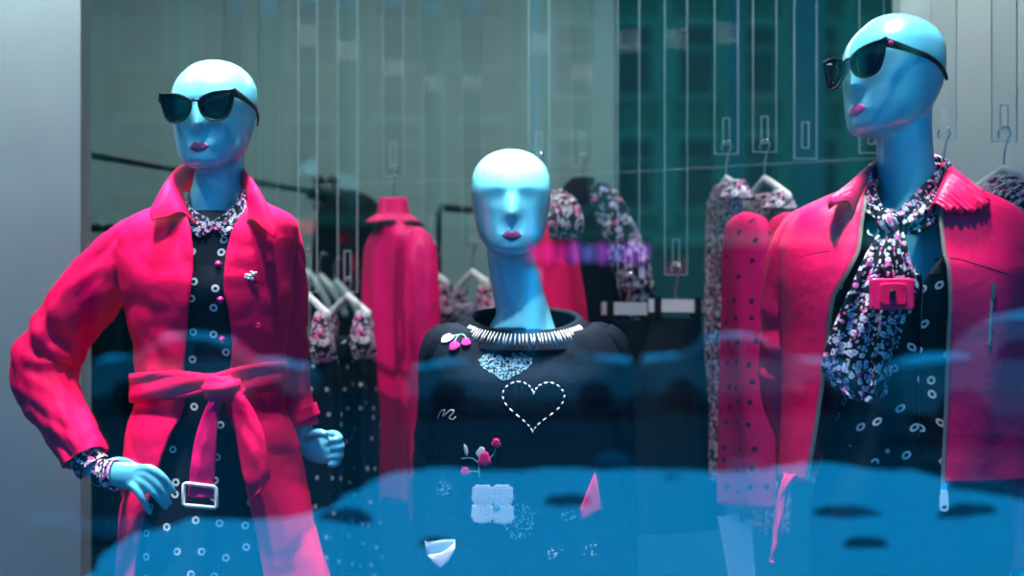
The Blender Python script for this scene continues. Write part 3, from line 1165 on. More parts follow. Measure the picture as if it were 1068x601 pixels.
# dashed heart
hp = heart(556, 424, 64, 52, 132, .03)
q = MB()
for i in range(0, 132, 4):
    dash_geo(q, hp[i], hp[(i + 2) % 132], bs2, Yf, .0017, .0012)
q.build('heart_stitching', 'white_thread', sweater)['label'] = 'white running-stitch outline of a heart'


def specks(name, inside, box, count, mat, label, size=(1., 2.6), r=.0008, vert=.5):
    q = MB()
    n = 0
    while n < count:
        x, y = random.uniform(box[0], box[2]), random.uniform(box[1], box[3])
        if not inside(x, y):
            continue
        a = random.uniform(0, PI)
        L = random.uniform(*size) / 2
        dash_geo(q, (x - L * math.cos(a), y - L * math.sin(a)), (x + L * math.cos(a), y + L * math.sin(a)), bs2, Yf, r, .0008)
        n += 1
    o = q.build(name, mat, sweater)
    o['label'] = label
    return o


def in_poly(poly):
    def g(x, y):
        c = False
        n = len(poly)
        for i in range(n):
            x1, y1 = poly[i]
            x2, y2 = poly[i - 1]
            if (y1 > y) != (y2 > y) and x < (x2 - x1) * (y - y1) / (y2 - y1) + x1:
                c = not c
        return c
    return g


specks('heart_embroidery', in_poly(heart(527, 384, 56, 32)), (498, 366, 558, 402), 520, 'blue_thread', 'pale blue speckled heart')
specks('speckle_embroidery', lambda x, y: ((x - 542) / 17) ** 2 + ((y - 543) / 19) ** 2 < 1, (524, 522, 562, 564), 110, 'blue_thread', 'loose pale stitches beside the white flower')
specks('speckle_embroidery', lambda x, y: ((x - 461) / 10) ** 2 + ((y - 510) / 9) ** 2 < 1, (450, 498, 472, 522), 46, 'blue_thread', 'loose pale stitches near the left side seam')
specks('speckle_embroidery', lambda x, y: ((x - 593) / 10) ** 2 + ((y - 538) / 6) ** 2 < 1, (580, 528, 606, 548), 22, 'blue_thread', 'loose pale stitches left of the pink triangle')
for bx in ((572, 570, 586, 582), (608, 566, 622, 582)):
    specks('speckle_embroidery', lambda x, y: True, bx, 12, 'white_thread', 'few pale stitches near the hem')
# handwriting-like scribble
q = MB()
scr = [(455, 438), (459, 430), (463, 429), (461, 435), (465, 432), (470, 428), (473, 430), (468, 436), (472, 438), (475, 435)]
pts = [drop(bs2, P(a, b, Yf), .004) for a, b in [tuple(z) for z in catmull(scr, 50)]]
q.tube(pts, [.0009] * len(pts), 6)
q.build('scribble_embroidery', 'white_thread', sweater)['label'] = 'small white stitched scribble'


def blob(cx, cy, rx, ry, n=28, wob=.08, rot=0., seed=0):
    out = []
    for i in range(n):
        t = 2 * PI * i / n
        k = 1 + wob * math.sin(3 * t + seed) + wob * .6 * math.sin(5 * t + 2 * seed)
        x, y = rx * k * math.cos(t), ry * k * math.sin(t)
        out.append((cx + x * math.cos(rot) - y * math.sin(rot), cy + x * math.sin(rot) + y * math.cos(rot)))
    return out


def stem(name, pts, mat, r=.0015):
    p = [drop(bs2, P(a, b, Yf), .0042) for a, b in [tuple(z) for z in catmull(pts, 24)]]
    return MB().tube(p, [r] * 24, 6).build(name, mat, sweater)


# cherries
patch('leaf_patch', blob(465, 353, 7, 4.2, rot=-.4), bs2, Yf, 'white_thread', sweater, .004)['label'] = 'white leaf of the cherry motif'
patch('cherry_patch', blob(473, 361, 6, 4.6, rot=-.4), bs2, Yf, 'pink_thread', sweater, .005)['label'] = 'pink cherry'
patch('cherry_patch', blob(485.5, 357, 4.8, 4.4), bs2, Yf, 'pink_thread', sweater, .005)['label'] = 'pink cherry'
stem('stem_embroidery', [(473, 357), (477, 350), (482, 349), (486, 353)], 'green_thread')
stem('stem_embroidery', [(470, 351), (477, 349.5), (483, 348.5)], 'green_thread')
# tulip spray
stem('stem_embroidery', [(500, 497), (499.5, 485), (501, 474), (504, 468)], 'green_thread', .002)
stem('stem_embroidery', [(500, 484), (494, 479), (488, 478), (481, 479)], 'green_thread')
stem('stem_embroidery', [(507, 479), (514, 475), (517, 468)], 'green_thread')
stem('stem_embroidery', [(499, 492), (494, 492), (488, 492)], 'green_thread')
patch('leaf_patch', [(484, 463), (487, 466), (488.5, 472), (487, 476), (485, 474), (483.5, 468)], bs2, Yf, 'white_thread', sweater, .003)
patch('tulip_patch', blob(505.5, 479, 6.5, 8, wob=.12), bs2, Yf, 'pink_thread', sweater, .006)['label'] = 'large pink tulip head'
patch('tulip_patch', blob(517.5, 462, 4.8, 5, wob=.1), bs2, Yf, 'pink_thread', sweater, .005)['label'] = 'pink tulip head at the upper right'
patch('tulip_patch', blob(485, 492, 5, 4.6, wob=.1), bs2, Yf, 'pink_thread', sweater, .005)['label'] = 'pink tulip head at the lower left'
patch('bud_patch', blob(501.5, 472, 4.5, 6, rot=.3), bs2, Yf + .0, 'white_thread', sweater, .003)['label'] = 'white bud'
# crocheted white flower: four square lobes with a hole
for cx, cy in ((503.5, 516.5), (524, 516), (503, 535), (524.5, 535.5)):
    poly = []
    for i in range(36):
        t = 2 * PI * i / 36
        k = 1 + .05 * math.sin(9 * t)
        c_, s_ = math.cos(t), math.sin(t)
        poly.append((cx + 11.6 * k * math.copysign(abs(c_) ** .6, c_), cy + 11.2 * k * math.copysign(abs(s_) ** .6, s_)))
    patch('flower_petal', poly, bs2, Yf, 'crochet', sweater, .0015)['label'] = 'white crocheted petal'
patch('flower_centre', blob(518, 528, 3.6, 3.4, wob=0), bs2, Yf, 'blue_thread', sweater, .0035)['label'] = 'blue flower centre'
patch('triangle_patch', [(621, 493), (624.5, 508), (629, 532), (619, 537), (606, 544), (605, 530), (613, 511)], bs2, Yf, 'pink_bright', sweater, .003)['label'] = 'pink triangular patch'
patch('gem_patch', [(441, 568), (452, 567), (462, 564), (475, 563), (475, 574), (468, 586), (459, 595), (451, 590), (443, 580)], bs2, Yf, 'blue_thread', sweater, .003)['label'] = 'pale blue gem-shaped patch'
patch('gem_facet', [(452, 580), (460, 578), (468, 572), (475, 566), (474, 575), (468, 586), (459, 594), (452, 589), (444, 582)], bs2, Yf, 'white_paint', sweater, .003, .0062)['label'] = 'white facet of the gem-shaped patch'

# ------------------------------------------------------------------ right mannequin: open jacket, scarf blouse
Y3 = 3.0
N3 = P(949, 212, Y3) + Vector((0, .01, 0))
man3 = thing('mannequin', 'bald glossy mannequin with pink lips in open pink zip jacket and floral scarf blouse', 'mannequin', (N3.x, Y3, FLOOR))
M3 = head_matrix(P(932, 147, Y3) + Vector((0, .0, .0)), 58, 4, -7, 1.06)
mb = MB()
body_core(mb, N3, M3)
o = N3.x
limb(mb, [Vector((o + .13, Y3 + .01, N3.z - .07)), Vector((o + .17, Y3 + .01, N3.z - .09)), Vector((o + .215, Y3 + .04, N3.z - .24)), Vector((o + .222, Y3 + .05, N3.z - .40)), Vector((o + .22, Y3 + .03, N3.z - .55)), Vector((o + .218, Y3 + .01, N3.z - .72))],
     [.045, .044, .038, .034, .03, .022], 16, 36)
hanging_hand(mb, (o + .218, Y3 + .01, N3.z - .72), 1)
for s in (-1,):
    limb(mb, [Vector((o + .13 * s, Y3 + .01, N3.z - .07)), Vector((o + .17 * s, Y3 + .01, N3.z - .09)), Vector((o + .20 * s, Y3 + .04, N3.z - .24)), Vector((o + .205 * s, Y3 + .07, N3.z - .40)),
              Vector((o + .17 * s, Y3 + .15, N3.z - .50)), Vector((o + .11 * s, Y3 + .20, N3.z - .58))], [.045, .044, .038, .034, .03, .022], 16, 36)
    hanging_hand(mb, (o + .11 * s, Y3 + .20, N3.z - .58), s)
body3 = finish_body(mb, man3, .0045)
lips(man3, body3, M3, 'lip_pink', 'pink painted lips', 1.05)
sunglasses(man3, M3, .122, 'black sunglasses with a pink rivet', True)
# trousers
def wr_t(x, y, z):
    return fold(x + y, z, .004, 8, 3, 16)


tr = shell('trousers', [(452, 868, 1028, 0, 0, .098, .09), (475, 862, 1034, 0, 0, .104, .1), (520, 850, 1046, 0, 0, .112, .125), (560, 846, 1050, 0, 0, .112, .13), (601, 848, 1048, 0, 0, .105, .12)],
           Y3, 'navy_cloth', man3, 40, 90, wr_t, 2.2, .004)
for s in (-1, 1):
    hx = N3.x + .088 * s
    sleeve('trouser_leg', [Vector((hx, Y3, P(0, 590, Y3).z)), Vector((hx, Y3 - .005, P(0, 640, Y3).z)), Vector((hx, Y3 - .005, .8)), Vector((hx, Y3 + .01, .5)), Vector((hx, Y3 + .02, .36))],
           [.092, .092, .07, .065, .06], 'navy_cloth', tr, sleeve_wr(2 + s, .004, .4, .003), 36, 50)
MB().ball(drop(bvh_of(tr), P(926, 471, Y3 - .1), .002), (.006, .004, .006)).build('button', 'steel', tr)


def wr_s(x, y, z):
    return fold(x + y, z, .006, 9, 3, 12)


# dotted shirt with deep V neck showing the chest
V3 = [(226, 874, 1024, 905, 985, .098, .082), (240, 866, 1030, 912, 978, .103, .085), (262, 860, 1032, 925, 968, .112, .09), (284, 858, 1034, 938, 962, .122, .092)]
shirt = shell('shirt', [
    (288, 858, 1037, 943.0, 949.0, .126, .09), (300, 860, 1034, 944.0, 945.0, .126, .09), (340, 868, 1028, 944.0, 944.6, .116, .088), (400, 876, 1022, 944.0, 944.6, .104, .084),
    (455, 866, 1032, 944.0, 944.6, .106, .092), (480, 864, 1034, 944.0, 944.6, .11, .1)], Y3, 'navy_ring_dots', man3, 60, 110, wr_s, 2.2, .003)
Vv = shell('shirt_yoke', [
    (200, 905, 993, 906, 992, .07, .085), (208, 880, 1018, 905, 990, .082, .088), (222, 858, 1036, 893, 988, .096, .09), (240, 852, 1040, 893, 984, .106, .09), (258, 852, 1040, 908, 976, .114, .09), (274, 856, 1038, 928, 962, .121, .09), (290, 858, 1037, 942, 949, .1265, .09)],
    Y3, 'navy_ring_dots', shirt, 30, 110, wr_s, 2.2, .003)
bs3 = bvh_of(shirt)
# floral scarf: neck band right and left, knot, two hanging tails
Ys = Y3 - .1


def scarf(name, ctrl, label=None, lift=.0):
    R = catmull(ctrl, 60)
    rows = []
    for i, (xl, yl, xr, yr, dy) in enumerate(R):
        a, b = P(xl, yl, Y3 + dy), P(xr, yr, Y3 + dy)
        row = []
        for j in range(22):
            t = j / 21
            q = a.lerp(b, t)
            q.y -= .010 * math.sin(PI * t) + .005 * math.sin(t * 15 + .4 * math.sin(i * .1)) + .004 * noise.noise(Vector((t * 4, i * .12, 1)))
            row.append(q)
        rows.append(row)
    v, f, uv = grid(rows)
    return solid(mk(name, v, f, 'floral_navy', fs, None, uv), .003)


fs = MB()
p, r = smooth_path([P(924, 222, Ys - .01), P(928, 233, Ys - .028), P(934, 246, Ys - .012)], [(.012, .016), (.02, .024), (.014, .02)], 16)
v, f, uv = tube_geo(p, r, 24, (0, -1, 0), lambda L, t: .0022 * math.sin(t * 6), True)
fs = mk('scarf', v, f, 'floral_navy', man3, None, uv)
fs['label'] = 'floral scarf tied in a loose knot below the neck'
scarf('neck_band', [(990, 168, 986, 198, .005), (974, 182, 990, 212, -.045), (956, 200, 980, 228, -.082), (941, 217, 958, 243, -.108), (931, 231, 934, 244, -.112)])
scarf('neck_band', [(908, 172, 890, 190, .02), (909, 184, 886, 202, -.03), (914, 200, 892, 216, -.065), (921, 216, 908, 226, -.095), (927, 229, 922, 240, -.112)])
scarf('neck_band', [(908, 172, 890, 190, .02), (920, 164, 918, 186, .075), (949, 160, 949, 186, .092), (978, 162, 978, 184, .07), (990, 168, 986, 198, .005)])
scarf('scarf_tail', [(922, 236, 934, 238, -.12), (905, 262, 938, 262, -.135), (887, 300, 932, 300, -.148), (870, 340, 926, 345, -.145), (858, 375, 920, 382, -.142), (862, 395, 914, 412, -.14), (885, 416, 905, 420, -.138)])
scarf('scarf_tail', [(928, 236, 940, 236, -.128), (924, 258, 945, 256, -.145), (922, 280, 952, 282, -.158), (922, 300, 957, 303, -.158), (918, 330, 944, 330, -.155), (914, 375, 930, 385, -.152), (906, 410, 922, 418, -.15)])

# jacket
def wr_j(x, y, z):
    w = fold(x + y, z, .004, 9, 2.5, 31)
    w += .005 * math.sin(x * 45 + 1.5 * math.sin(z * 7)) * min(1, max(0, (1.75 - z) * 2)) * .6
    return w


jk = shell('jacket', [
    (190, 905, 993, 908, 988, .06, .095), (198, 882, 1014, 898, 980, .075, .1), (208, 858, 1040, 892, 973, .088, .104), (222, 830, 1062, 888, 967, .104, .108), (240, 818, 1072, 884, 965, .116, .11),
    (262, 812, 1078, 880, 965, .13, .112), (285, 812, 1078, 869, 968, .145, .112), (315, 814, 1074, 854, 969, .15, .11), (360, 816, 1070, 849, 968, .145, .108), (420, 816, 1068, 843, 967, .138, .108),
    (465, 814, 1068, 837, 965, .136, .118), (497, 813, 1070, 832, 963, .138, .125)], Y3, 'pink_shiny', man3, 100, 150, wr_j, 2.35, .005)
bj3 = bvh_of(jk)
for s in (-1, 1):
    X = lambda m: 945 + s * m
    low = [P(X(118), 430, Y3 + .09), P(X(92), 470, Y3 + .15), P(X(66), 500, Y3 + .2)] if s < 0 else [P(X(124), 450, Y3 + .05), P(X(122), 530, Y3 + .03), P(X(120), 596, Y3 + .01)]
    sleeve('sleeve', [P(X(66), 230, Y3 + .02), P(X(90), 234, Y3 + .02), P(X(110), 250, Y3 + .02), P(X(122), 304, Y3 + .05), P(X(124), 380, Y3 + .07)] + low,
           [.022, .038, .050, .055, .054, .05, .046, .044], 'pink_shiny', jk, sleeve_wr(7 + s, .005, .34, .004))
# jacket collar with a ragged frill edge
for s in (0, 1):
    if s == 0:
        ctrl = [[(889, 222, -.10), (884, 210, -.108), (868, 212, -.122)], [(895, 206, -.085), (889, 196, -.092), (864, 213, -.108)], [(903, 192, -.05), (899, 182, -.055), (872, 206, -.085)],
                [(909, 184, .0), (908, 172, .0), (886, 196, -.03)], [(917, 180, .07), (917, 166, .075), (905, 188, .08)]]
    else:
        ctrl = [[(967, 226, -.10), (974, 213, -.108), (984, 218, -.122)], [(974, 212, -.085), (984, 198, -.095), (1012, 221, -.118)], [(982, 200, -.05), (990, 184, -.06), (1032, 213, -.1)],
                [(986, 190, .0), (990, 174, .0), (1022, 202, -.05)], [(980, 184, .07), (980, 168, .075), (1000, 192, .07)]]
    rows = collar_rows(ctrl, Y3, 70)
    for i, r in enumerate(rows):
        for j, p in enumerate(r):
            k = (j / 11) ** 3
            p.z += .006 * k * math.sin(i * 1.9) + .004 * k * math.sin(i * .83 + 1)
            p.y += .004 * k * math.cos(i * 1.4)
    v, f, uv = grid(rows)
    solid(mk('collar', v, f, 'pink_shiny', jk, None, uv), .004)['label'] = 'collar with a ragged frilled edge'
# zips along the open fronts
def zipper(name, pts, Y, parent, r=.0022, n=240, surf=None):
    rows = [tuple(z) for z in catmull(pts, n)]
    q = MB()
    pp = []
    for i, (a, b) in enumerate(rows):
        p = P(a, b, Y)
        if surf:
            p = drop(surf, p, .003)
        pp.append(p)
    for i in range(n - 1):
        d = (pp[i + 1] - pp[i])
        d.normalize()
        sd = d.cross(Vector((0, 1, 0))).normalized()
        q.box(pp[i], (.0008, .0014, .0026), (d, Vector((0, 1, 0)), sd))
    return q.build(name, 'zip_metal', parent, None, False)


ed = [(208, 892, -.09), (222, 888, -.10)]
zl, zr = [], []
K3 = F / Y3
R, _ = shell_rows([
    (208, 858, 1040, 892, 973, .088, .104), (222, 830, 1062, 888, 967, .104, .108), (240, 818, 1072, 884, 965, .116, .11),
    (262, 812, 1078, 880, 965, .13, .112), (285, 812, 1078, 869, 968, .145, .112), (315, 814, 1074, 854, 969, .15, .11), (360, 816, 1070, 849, 968, .145, .108), (420, 816, 1068, 843, 967, .138, .108),
    (465, 814, 1068, 837, 965, .136, .118), (497, 813, 1070, 832, 963, .138, .125)], Y3, 220, 150, wr_j, 2.35)
for side in (0, -1):
    q = MB()
    pp = [r[side] + Vector((.0015 if side else -.0015, -.003, 0)) for r in R]
    # first column is the right edge of the opening, last the left edge
    for i in range(len(pp) - 1):
        d = (pp[i + 1] - pp[i]).normalized()
        sd = d.cross(Vector((0, 1, 0))).normalized()
        q.box(pp[i], (.0008, .0020, .0036), (d, Vector((0, 1, 0)), sd))
    q.tube([p + Vector((0, .0025, 0)) for p in pp[::6]], [.0022] * len(pp[::6]), 6)
    q.build('zip', 'zip_metal', jk, None, False)['label'] = 'metal zip along the open front'
    if side == 0:
        e = pp[-1]
z0 = e + Vector((0, -.004, -.006))
q = MB().box(z0, (.006, .004, .007))
q.build('zip_slider', 'chrome', jk, None, False)
q = MB()
prof = [(-.0055, .0), (-.0075, -.012), (-.0085, -.028), (-.0075, -.037), (0, -.040), (.0075, -.037), (.0085, -.028), (.0075, -.012), (.0055, 0)]
hole = [(-.004, -.028), (-.0045, -.030), (-.0045, -.033), (-.003, -.0345), (0, -.035), (.003, -.0345), (.0045, -.033), (.0045, -.030), (.004, -.028)]
zz = z0 + Vector((0, -.006, -.006))
n_ = len(prof)
vv = [zz + Vector((x, 0, z)) for x, z in prof] + [zz + Vector((x, 0, z)) for x, z in hole]
ff = [(k, k + 1, n_ + k + 1, n_ + k) for k in range(n_ - 1)] + [(0, n_, 2 * n_ - 1, n_ - 1)]
solid(mk('zip_pull', vv, ff, 'white_paint', jk, None, [(p.x, p.z) for p in vv], False), .003)['label'] = 'pale zip pull hanging at the bottom of the zip'
zipper('pocket_zip', [(1031, 312), (1030, 335), (1029, 360)], Y3 - .12, jk, n=60, surf=bj3)
c = drop(bj3, P(1032, 305, Y3 - .12), .004)
MB().box(c, (.0035, .002, .012)).box(c + Vector((0, -.002, .012)), (.005, .003, .004)).build('zip_pull', 'chrome', jk, None, False)
for pts in ([(972, 268), (1000, 272), (1030, 281), (1052, 287)], [(838, 268), (848, 265), (858, 263), (868, 262)]):
    pp = [drop(bj3, P(a, b, Y3 - .12), .0008) for a, b in [tuple(z) for z in catmull(pts, 40)]]
    MB().tube(pp, [.0022] * 40, 8).build('seam', 'black_cloth', jk)['label'] = 'dark yoke seam'
strap('tie_ribbon', [(818, 494, 832, 495, -.10), (812, 515, 822, 516, -.105), (808, 545, 815, 546, -.105), (805, 572, 811, 573, -.106), (802, 586, 809, 588, -.106)], Y3, 'pink_bright', jk, .0025)
# pink toy camera shaped pendant on the shirt
cp = P(930, 307, Y3 - .178)
q = MB()
def rbox(c, hx, hy, hz, r=.006, n=6):
    ring = []
    for sx, sz, a0 in ((1, 1, 0), (-1, 1, PI / 2), (-1, -1, PI), (1, -1, 3 * PI / 2)):
        for k in range(n + 1):
            a = a0 + PI / 2 * k / n
            ring.append((sx * (hx - r) + r * math.cos(a), sz * (hz - r) + r * math.sin(a)))
    rows = []
    for y, s in ((hy, .9), (hy, 1), (-hy * .7, 1), (-hy, .93)):
        rows.append([c + Vector((x * s, y, z * s)) for x, z in ring])
    v, f, uv = grid(rows, True)
    k = len(ring)
    f.append(tuple(range(k)))
    f.append(tuple(3 * k + i for i in range(k))[::-1])
    return v, f
v, f = rbox(cp, .040, .009, .029)
pend = mk('pendant', v, f, 'pink_plastic', man3, None, [(p[0], p[2]) for p in v], False)
pend['label'] = 'pink rectangular camera-shaped pendant'
v, f = rbox(cp + Vector((0, -.010, 0)), .024, .005, .020)
mk('lens_block', v, f, 'pink_bright', pend, None, [(p[0], p[2]) for p in v], False)
v, f = rbox(cp + Vector((-.002, -.0165, -.001)), .006, .0015, .008, .004)
mk('lens_hole', v, f, 'frame_black', pend, None, [(p[0], p[2]) for p in v], False)

# ------------------------------------------------------------------ acrylic strips, hangers and garments behind
def acrylic(name, xl, xr, bot, slot, Y, label, group='clear strips hanging from the ceiling'):
    a, b = P(xl, bot, Y), P(xr, bot, Y)
    zb, zt = a.z, CEIL
    zs0, zs1 = P(0, slot[1], Y).z, P(0, slot[0], Y).z
    cx = (a.x + b.x) / 2
    hw, e = .008, .0017
    xs = [a.x, a.x + e, cx - hw - e, cx - hw, cx + hw, cx + hw + e, b.x - e, b.x]
    zs = [zb, zb + e, zs0 - e, zs0, zs1, zs1 + e, zt]
    nx_, nz_ = len(xs), len(zs)
    T = .0025
    V, Fc, fm = [], [], []
    idx = {}
    for s in (0, 1):
        for i in range(nx_):
            for j in range(nz_):
                idx[s, i, j] = len(V)
                V.append(Vector((xs[i], Y + (T if s else -T), zs[j])))
    for s in (0, 1):
        for i in range(nx_ - 1):
            for j in range(nz_ - 1):
                if i == 3 and j == 3:
                    continue
                q = (idx[s, i, j], idx[s, i + 1, j], idx[s, i + 1, j + 1], idx[s, i, j + 1])
                Fc.append(q if s == 0 else q[::-1])
                fm.append(1 if i in (0, nx_ - 2) or j == 0 or (i in (2, 4) and 2 <= j <= 4) or (i == 3 and j in (2, 4)) else 0)

    def edge(p, q):
        Fc.append((idx[0, *p], idx[0, *q], idx[1, *q], idx[1, *p]))
        fm.append(1)
    for i in range(nx_ - 1):
        edge((i, 0), (i + 1, 0)); edge((i, nz_ - 1), (i + 1, nz_ - 1))
    for j in range(nz_ - 1):
        edge((0, j), (0, j + 1)); edge((nx_ - 1, j), (nx_ - 1, j + 1))
    edge((3, 3), (4, 3)); edge((3, 4), (4, 4)); edge((3, 3), (3, 4)); edge((4, 3), (4, 4))
    o = mk(name, V, Fc, None, None, (cx, Y, zb), None, False, ['acrylic', 'acrylic_edge'], fm)
    tag(o, label, 'strip', group)
    return cx, Y, zs0


def hanger(cx, Y, zslot, zarm, ang, L, name, label, cat='hanger', arm_mat='white_paint', group='garment hangers on the clear strips', clip=False, drop_=.07):
    """hook over the slot's lower edge at zslot; arms from zarm, direction angle ang in plan (0 = along x)"""
    d = Vector((math.cos(ang), math.sin(ang), 0))
    t = thing(name, label, cat, (cx, Y, zarm), group)
    r = .0155
    hd = Vector((.75, -.66, 0)).normalized()
    c = Vector((cx, Y, zslot + .0035 - r + .004))
    # arc over the slot edge
    pts = []
    for k in range(15):
        a = math.radians(-35 + 250 * k / 14)
        pts.append(c + hd * (-r * math.cos(a)) + Vector((0, 0, r * math.sin(a))))
    # free end first, shank last
    end = pts[-1]
    base = Vector((cx, Y, zarm))
    pts += [end * .7 + Vector((cx, Y, end.z - .02)) * .3, Vector((cx, Y, (end.z + zarm) / 2)), base]
    p = [Vector(q) for q in catmull([tuple(q) for q in pts], 60)]
    MB().tube(p, [.0023] * 60, 8).build('hook', 'chrome', t)
    q = MB()
    if clip:
        q.box(base, (L, .006, .018), (d, Vector((-d.y, d.x, 0)), Vector((0, 0, 1))))
        q.build('bar', arm_mat, t, None, False)
        for s in (-1, 1):
            cc = base + d * (L * .78 * s)
            for sd in (-1, 1):
                nn = Vector((-d.y, d.x, 0)) * sd
                m = MB()
                m.box(cc + nn * .011, (.010, .003, .024), (d, nn, Vector((0, 0, 1))))
                m.box(cc + nn * .009 + Vector((0, 0, -.026)), (.012, .004, .006), (d, nn, Vector((0, 0, 1))))
                m.build('clip', 'rubber_black', t, None, False)
    else:
        pts, rad = [], []
        for k in range(-10, 11):
            s = k / 10
            pts.append(base + d * (L * s) + Vector((0, 0, -drop_ * abs(s) ** 1.35 + .004 * math.exp(-(s / .12) ** 2))))
            rad.append((.0065 + .002 * abs(s), .011 + .010 * abs(s) ** 3))
        q.tube(pts, rad, 14, tuple(Vector((-d.y, d.x, 0))))
        q.build('arm', arm_mat, t)
    return t


def hung(name, label, cat, cx, Y, zarm, ang, L, rows, mat, group=None, sleeves=None, parts=None, seed=1, neck=None, folds=.012, origin_drop=.01):
    """garment on hanger arms. rows: (dz below arm apex, half width along arm, half thickness, sideways shift)"""
    d = Vector((math.cos(ang), math.sin(ang), 0))
    nn = Vector((-d.y, d.x, 0))
    base = Vector((cx, Y, zarm))
    t = thing(name, label, cat, (cx, Y, zarm + rows[-1][0]), group)
    R = pchip([(-r[0],) + tuple(r[1:]) for r in rows], 70)
    g = []
    for i, (z, w_, th, sh) in enumerate(R):
        row = []
        for k in range(84):
            a = 2 * PI * k / 84
            s_, c_ = math.sin(a), math.cos(a)
            x = w_ * math.copysign(abs(c_) ** .85, c_)
            amp = folds * min(1, z * 3 + .05)
            f_ = amp * (math.sin(x * 48 + seed * 2 + 1.3 * math.sin(z * 4 + seed)) + .6 * noise.noise(Vector((x * 16, z * 3, seed))))
            y = th * math.copysign(abs(s_) ** .9, s_) + f_
            dzs = .0 if z > .12 else 0
            row.append(base + d * (x + sh) + nn * y + Vector((0, 0, -z + dzs)))
        g.append(row)
    v, f, uv = grid(g, True)
    bod = mk('garment_body', v, f, mat, t, None, uv)
    solid(bod, .003)
    for pts, rad, m in (sleeves or []):
        wp = [base + d * a + nn * b + Vector((0, 0, c)) for a, b, c in pts]
        p, r = smooth_path(wp, rad, 50)
        v, f, uv = tube_geo(p, r, 34, tuple(nn), sleeve_wr(seed, .006, .2, .004), True)
        mk('sleeve', v, f, m, t, None, uv)
    return t, base, d, nn


def ruffle(name, base, z0, z1, r0, r1, mat, parent, n=8, amp=.008, squash=1.):
    rows = []
    for j in range(10):
        q = j / 9
        row = []
        for k in range(96):
            a = 2 * PI * k / 96
            rr = r0 + (r1 - r0) * q + amp * q * math.sin(a * n)
            row.append(base + Vector((rr * math.cos(a), rr * squash * math.sin(a), z0 + (z1 - z0) * q + .3 * amp * q * math.cos(a * n * .5))))
        rows.append(row)
    v, f, uv = grid(rows, True)
    return solid(mk(name, v, f, mat, parent, None, uv), .003)


STR = [  # xl, xr, bottom, slot top, slot bottom, Y, label
    (233, 252, 250, 215, 240, 5.0, 'clear strip behind the head of the mannequin in the belted coat'),
    (270, 290, 292, 255, 280, 5.0, 'clear strip just right of the belted coat mannequin head'),
    (311, 331, 305, 266, 290, 4.22, 'clear strip above the half-hidden dotted dress beside the belted coat'),
    (352, 373, 305, 262, 292, 4.45, 'clear strip above the dotted dress with floral strap, left of the pink ruffled dress'),
    (399, 421, 184, 149, 175, 4.75, 'clear strip holding the pink dress with ruffled collar'),
    (441, 462, 266, 226, 254, 5.05, 'clear strip holding the left of two floral dresses behind the sweater mannequin'),
    (482, 503, 264, 223, 252, 5.05, 'clear strip holding the right of two floral dresses behind the sweater mannequin'),
    (551, 573, 174, 138, 162, 4.35, 'clear strip directly behind the crown of the sweater mannequin'),
    (596, 619, 173, 138, 163, 4.85, 'clear strip holding the dark jacket with floral sleeve'),
    (644, 667, 298, 262, 288, 4.3, 'clear strip holding the first clip hanger right of the dark jacket'),
    (693, 717, 287, 250, 277, 4.25, 'clear strip holding the clip hanger nearer the floral dress'),
    (745, 770, 161, 124, 150, 4.2, 'clear strip holding the long floral dress on the left of its pair'),
    (785, 810, 159, 122, 149, 4.2, 'clear strip holding the wide white hanger of the second floral dress'),
    (828, 852, 166, 128, 154, 4.2, 'empty clear strip left of the mannequin in the zip jacket'),
    (896, 922, 160, 122, 150, 4.1, 'clear strip behind the head of the zip jacket mannequin'),
    (971, 998, 147, 111, 136, 3.7, 'clear strip just right of the zip jacket mannequin head'),
    (1034, 1061, 148, 110, 136, 3.7, 'rightmost clear strip, on the pale wall'),
]
S = [acrylic('hanging_strip', *s_[:3], s_[3:5], s_[5], s_[6]) for s_ in STR]
q = MB()
pts = [P(300, 194, 4.72), P(420, 190, 4.70), P(560, 184, 4.66), P(700, 177, 4.62), P(860, 168, 4.58), P(1000, 160, 4.55)]
q.tube(pts, [.0007] * 6, 6)
tag(q.build('tension_wire', 'acrylic_edge', None, pts[0]), 'thin pale wire running across behind the clear strips', 'wire')

r90 = PI / 2


def zpx(py, Y):
    return P(0, py, Y).z


# pink dress with ruffled collar
cx, Y, zs = S[4]
za = zpx(232, Y)
an = math.radians(-62)
hanger(cx, Y, zs, za, an, .135, 'garment_hanger', 'chrome hook hanger carrying the pink dress with ruffled collar', drop_=.06)
t, base, d, nn = hung('hanging_dress', 'long magenta dress with ruffled high collar hanging behind the belted coat', 'dress', cx, Y, za, an, .17,
                      [(.012, .055, .04, 0), (-.02, .09, .05, 0), (-.05, .15, .05, 0), (-.09, .17, .055, .0), (-.2, .17, .06, .0), (-.4, .17, .06, 0), (-.62, .175, .062, 0), (-.85, .18, .065, 0)], 'pink_satin',
                      'magenta and dotted dresses on strips',
                      [([(.15, .0, -.055), (.20, .0, -.09), (.235, -.01, -.25), (.24, -.01, -.5), (.25, -.02, -.74), (.25, -.02, -.9)],
                        [(.02, .03), (.045, .05), (.055, .05), (.05, .05), (.045, .045), (.03, .045)], 'pink_satin')], None, 2)
ruffle('collar', base, .0, .075, .055, .038, 'pink_satin', t, 7, .004, .9)
ruffle('ruffle', base, .02, -.012, .05, .088, 'black_cloth', t, 11, .010, .9)['label'] = 'dark frill under the collar'
ruffle('ruffle', base, .024, .0, .05, .08, 'pink_satin', t, 11, .008, .9)
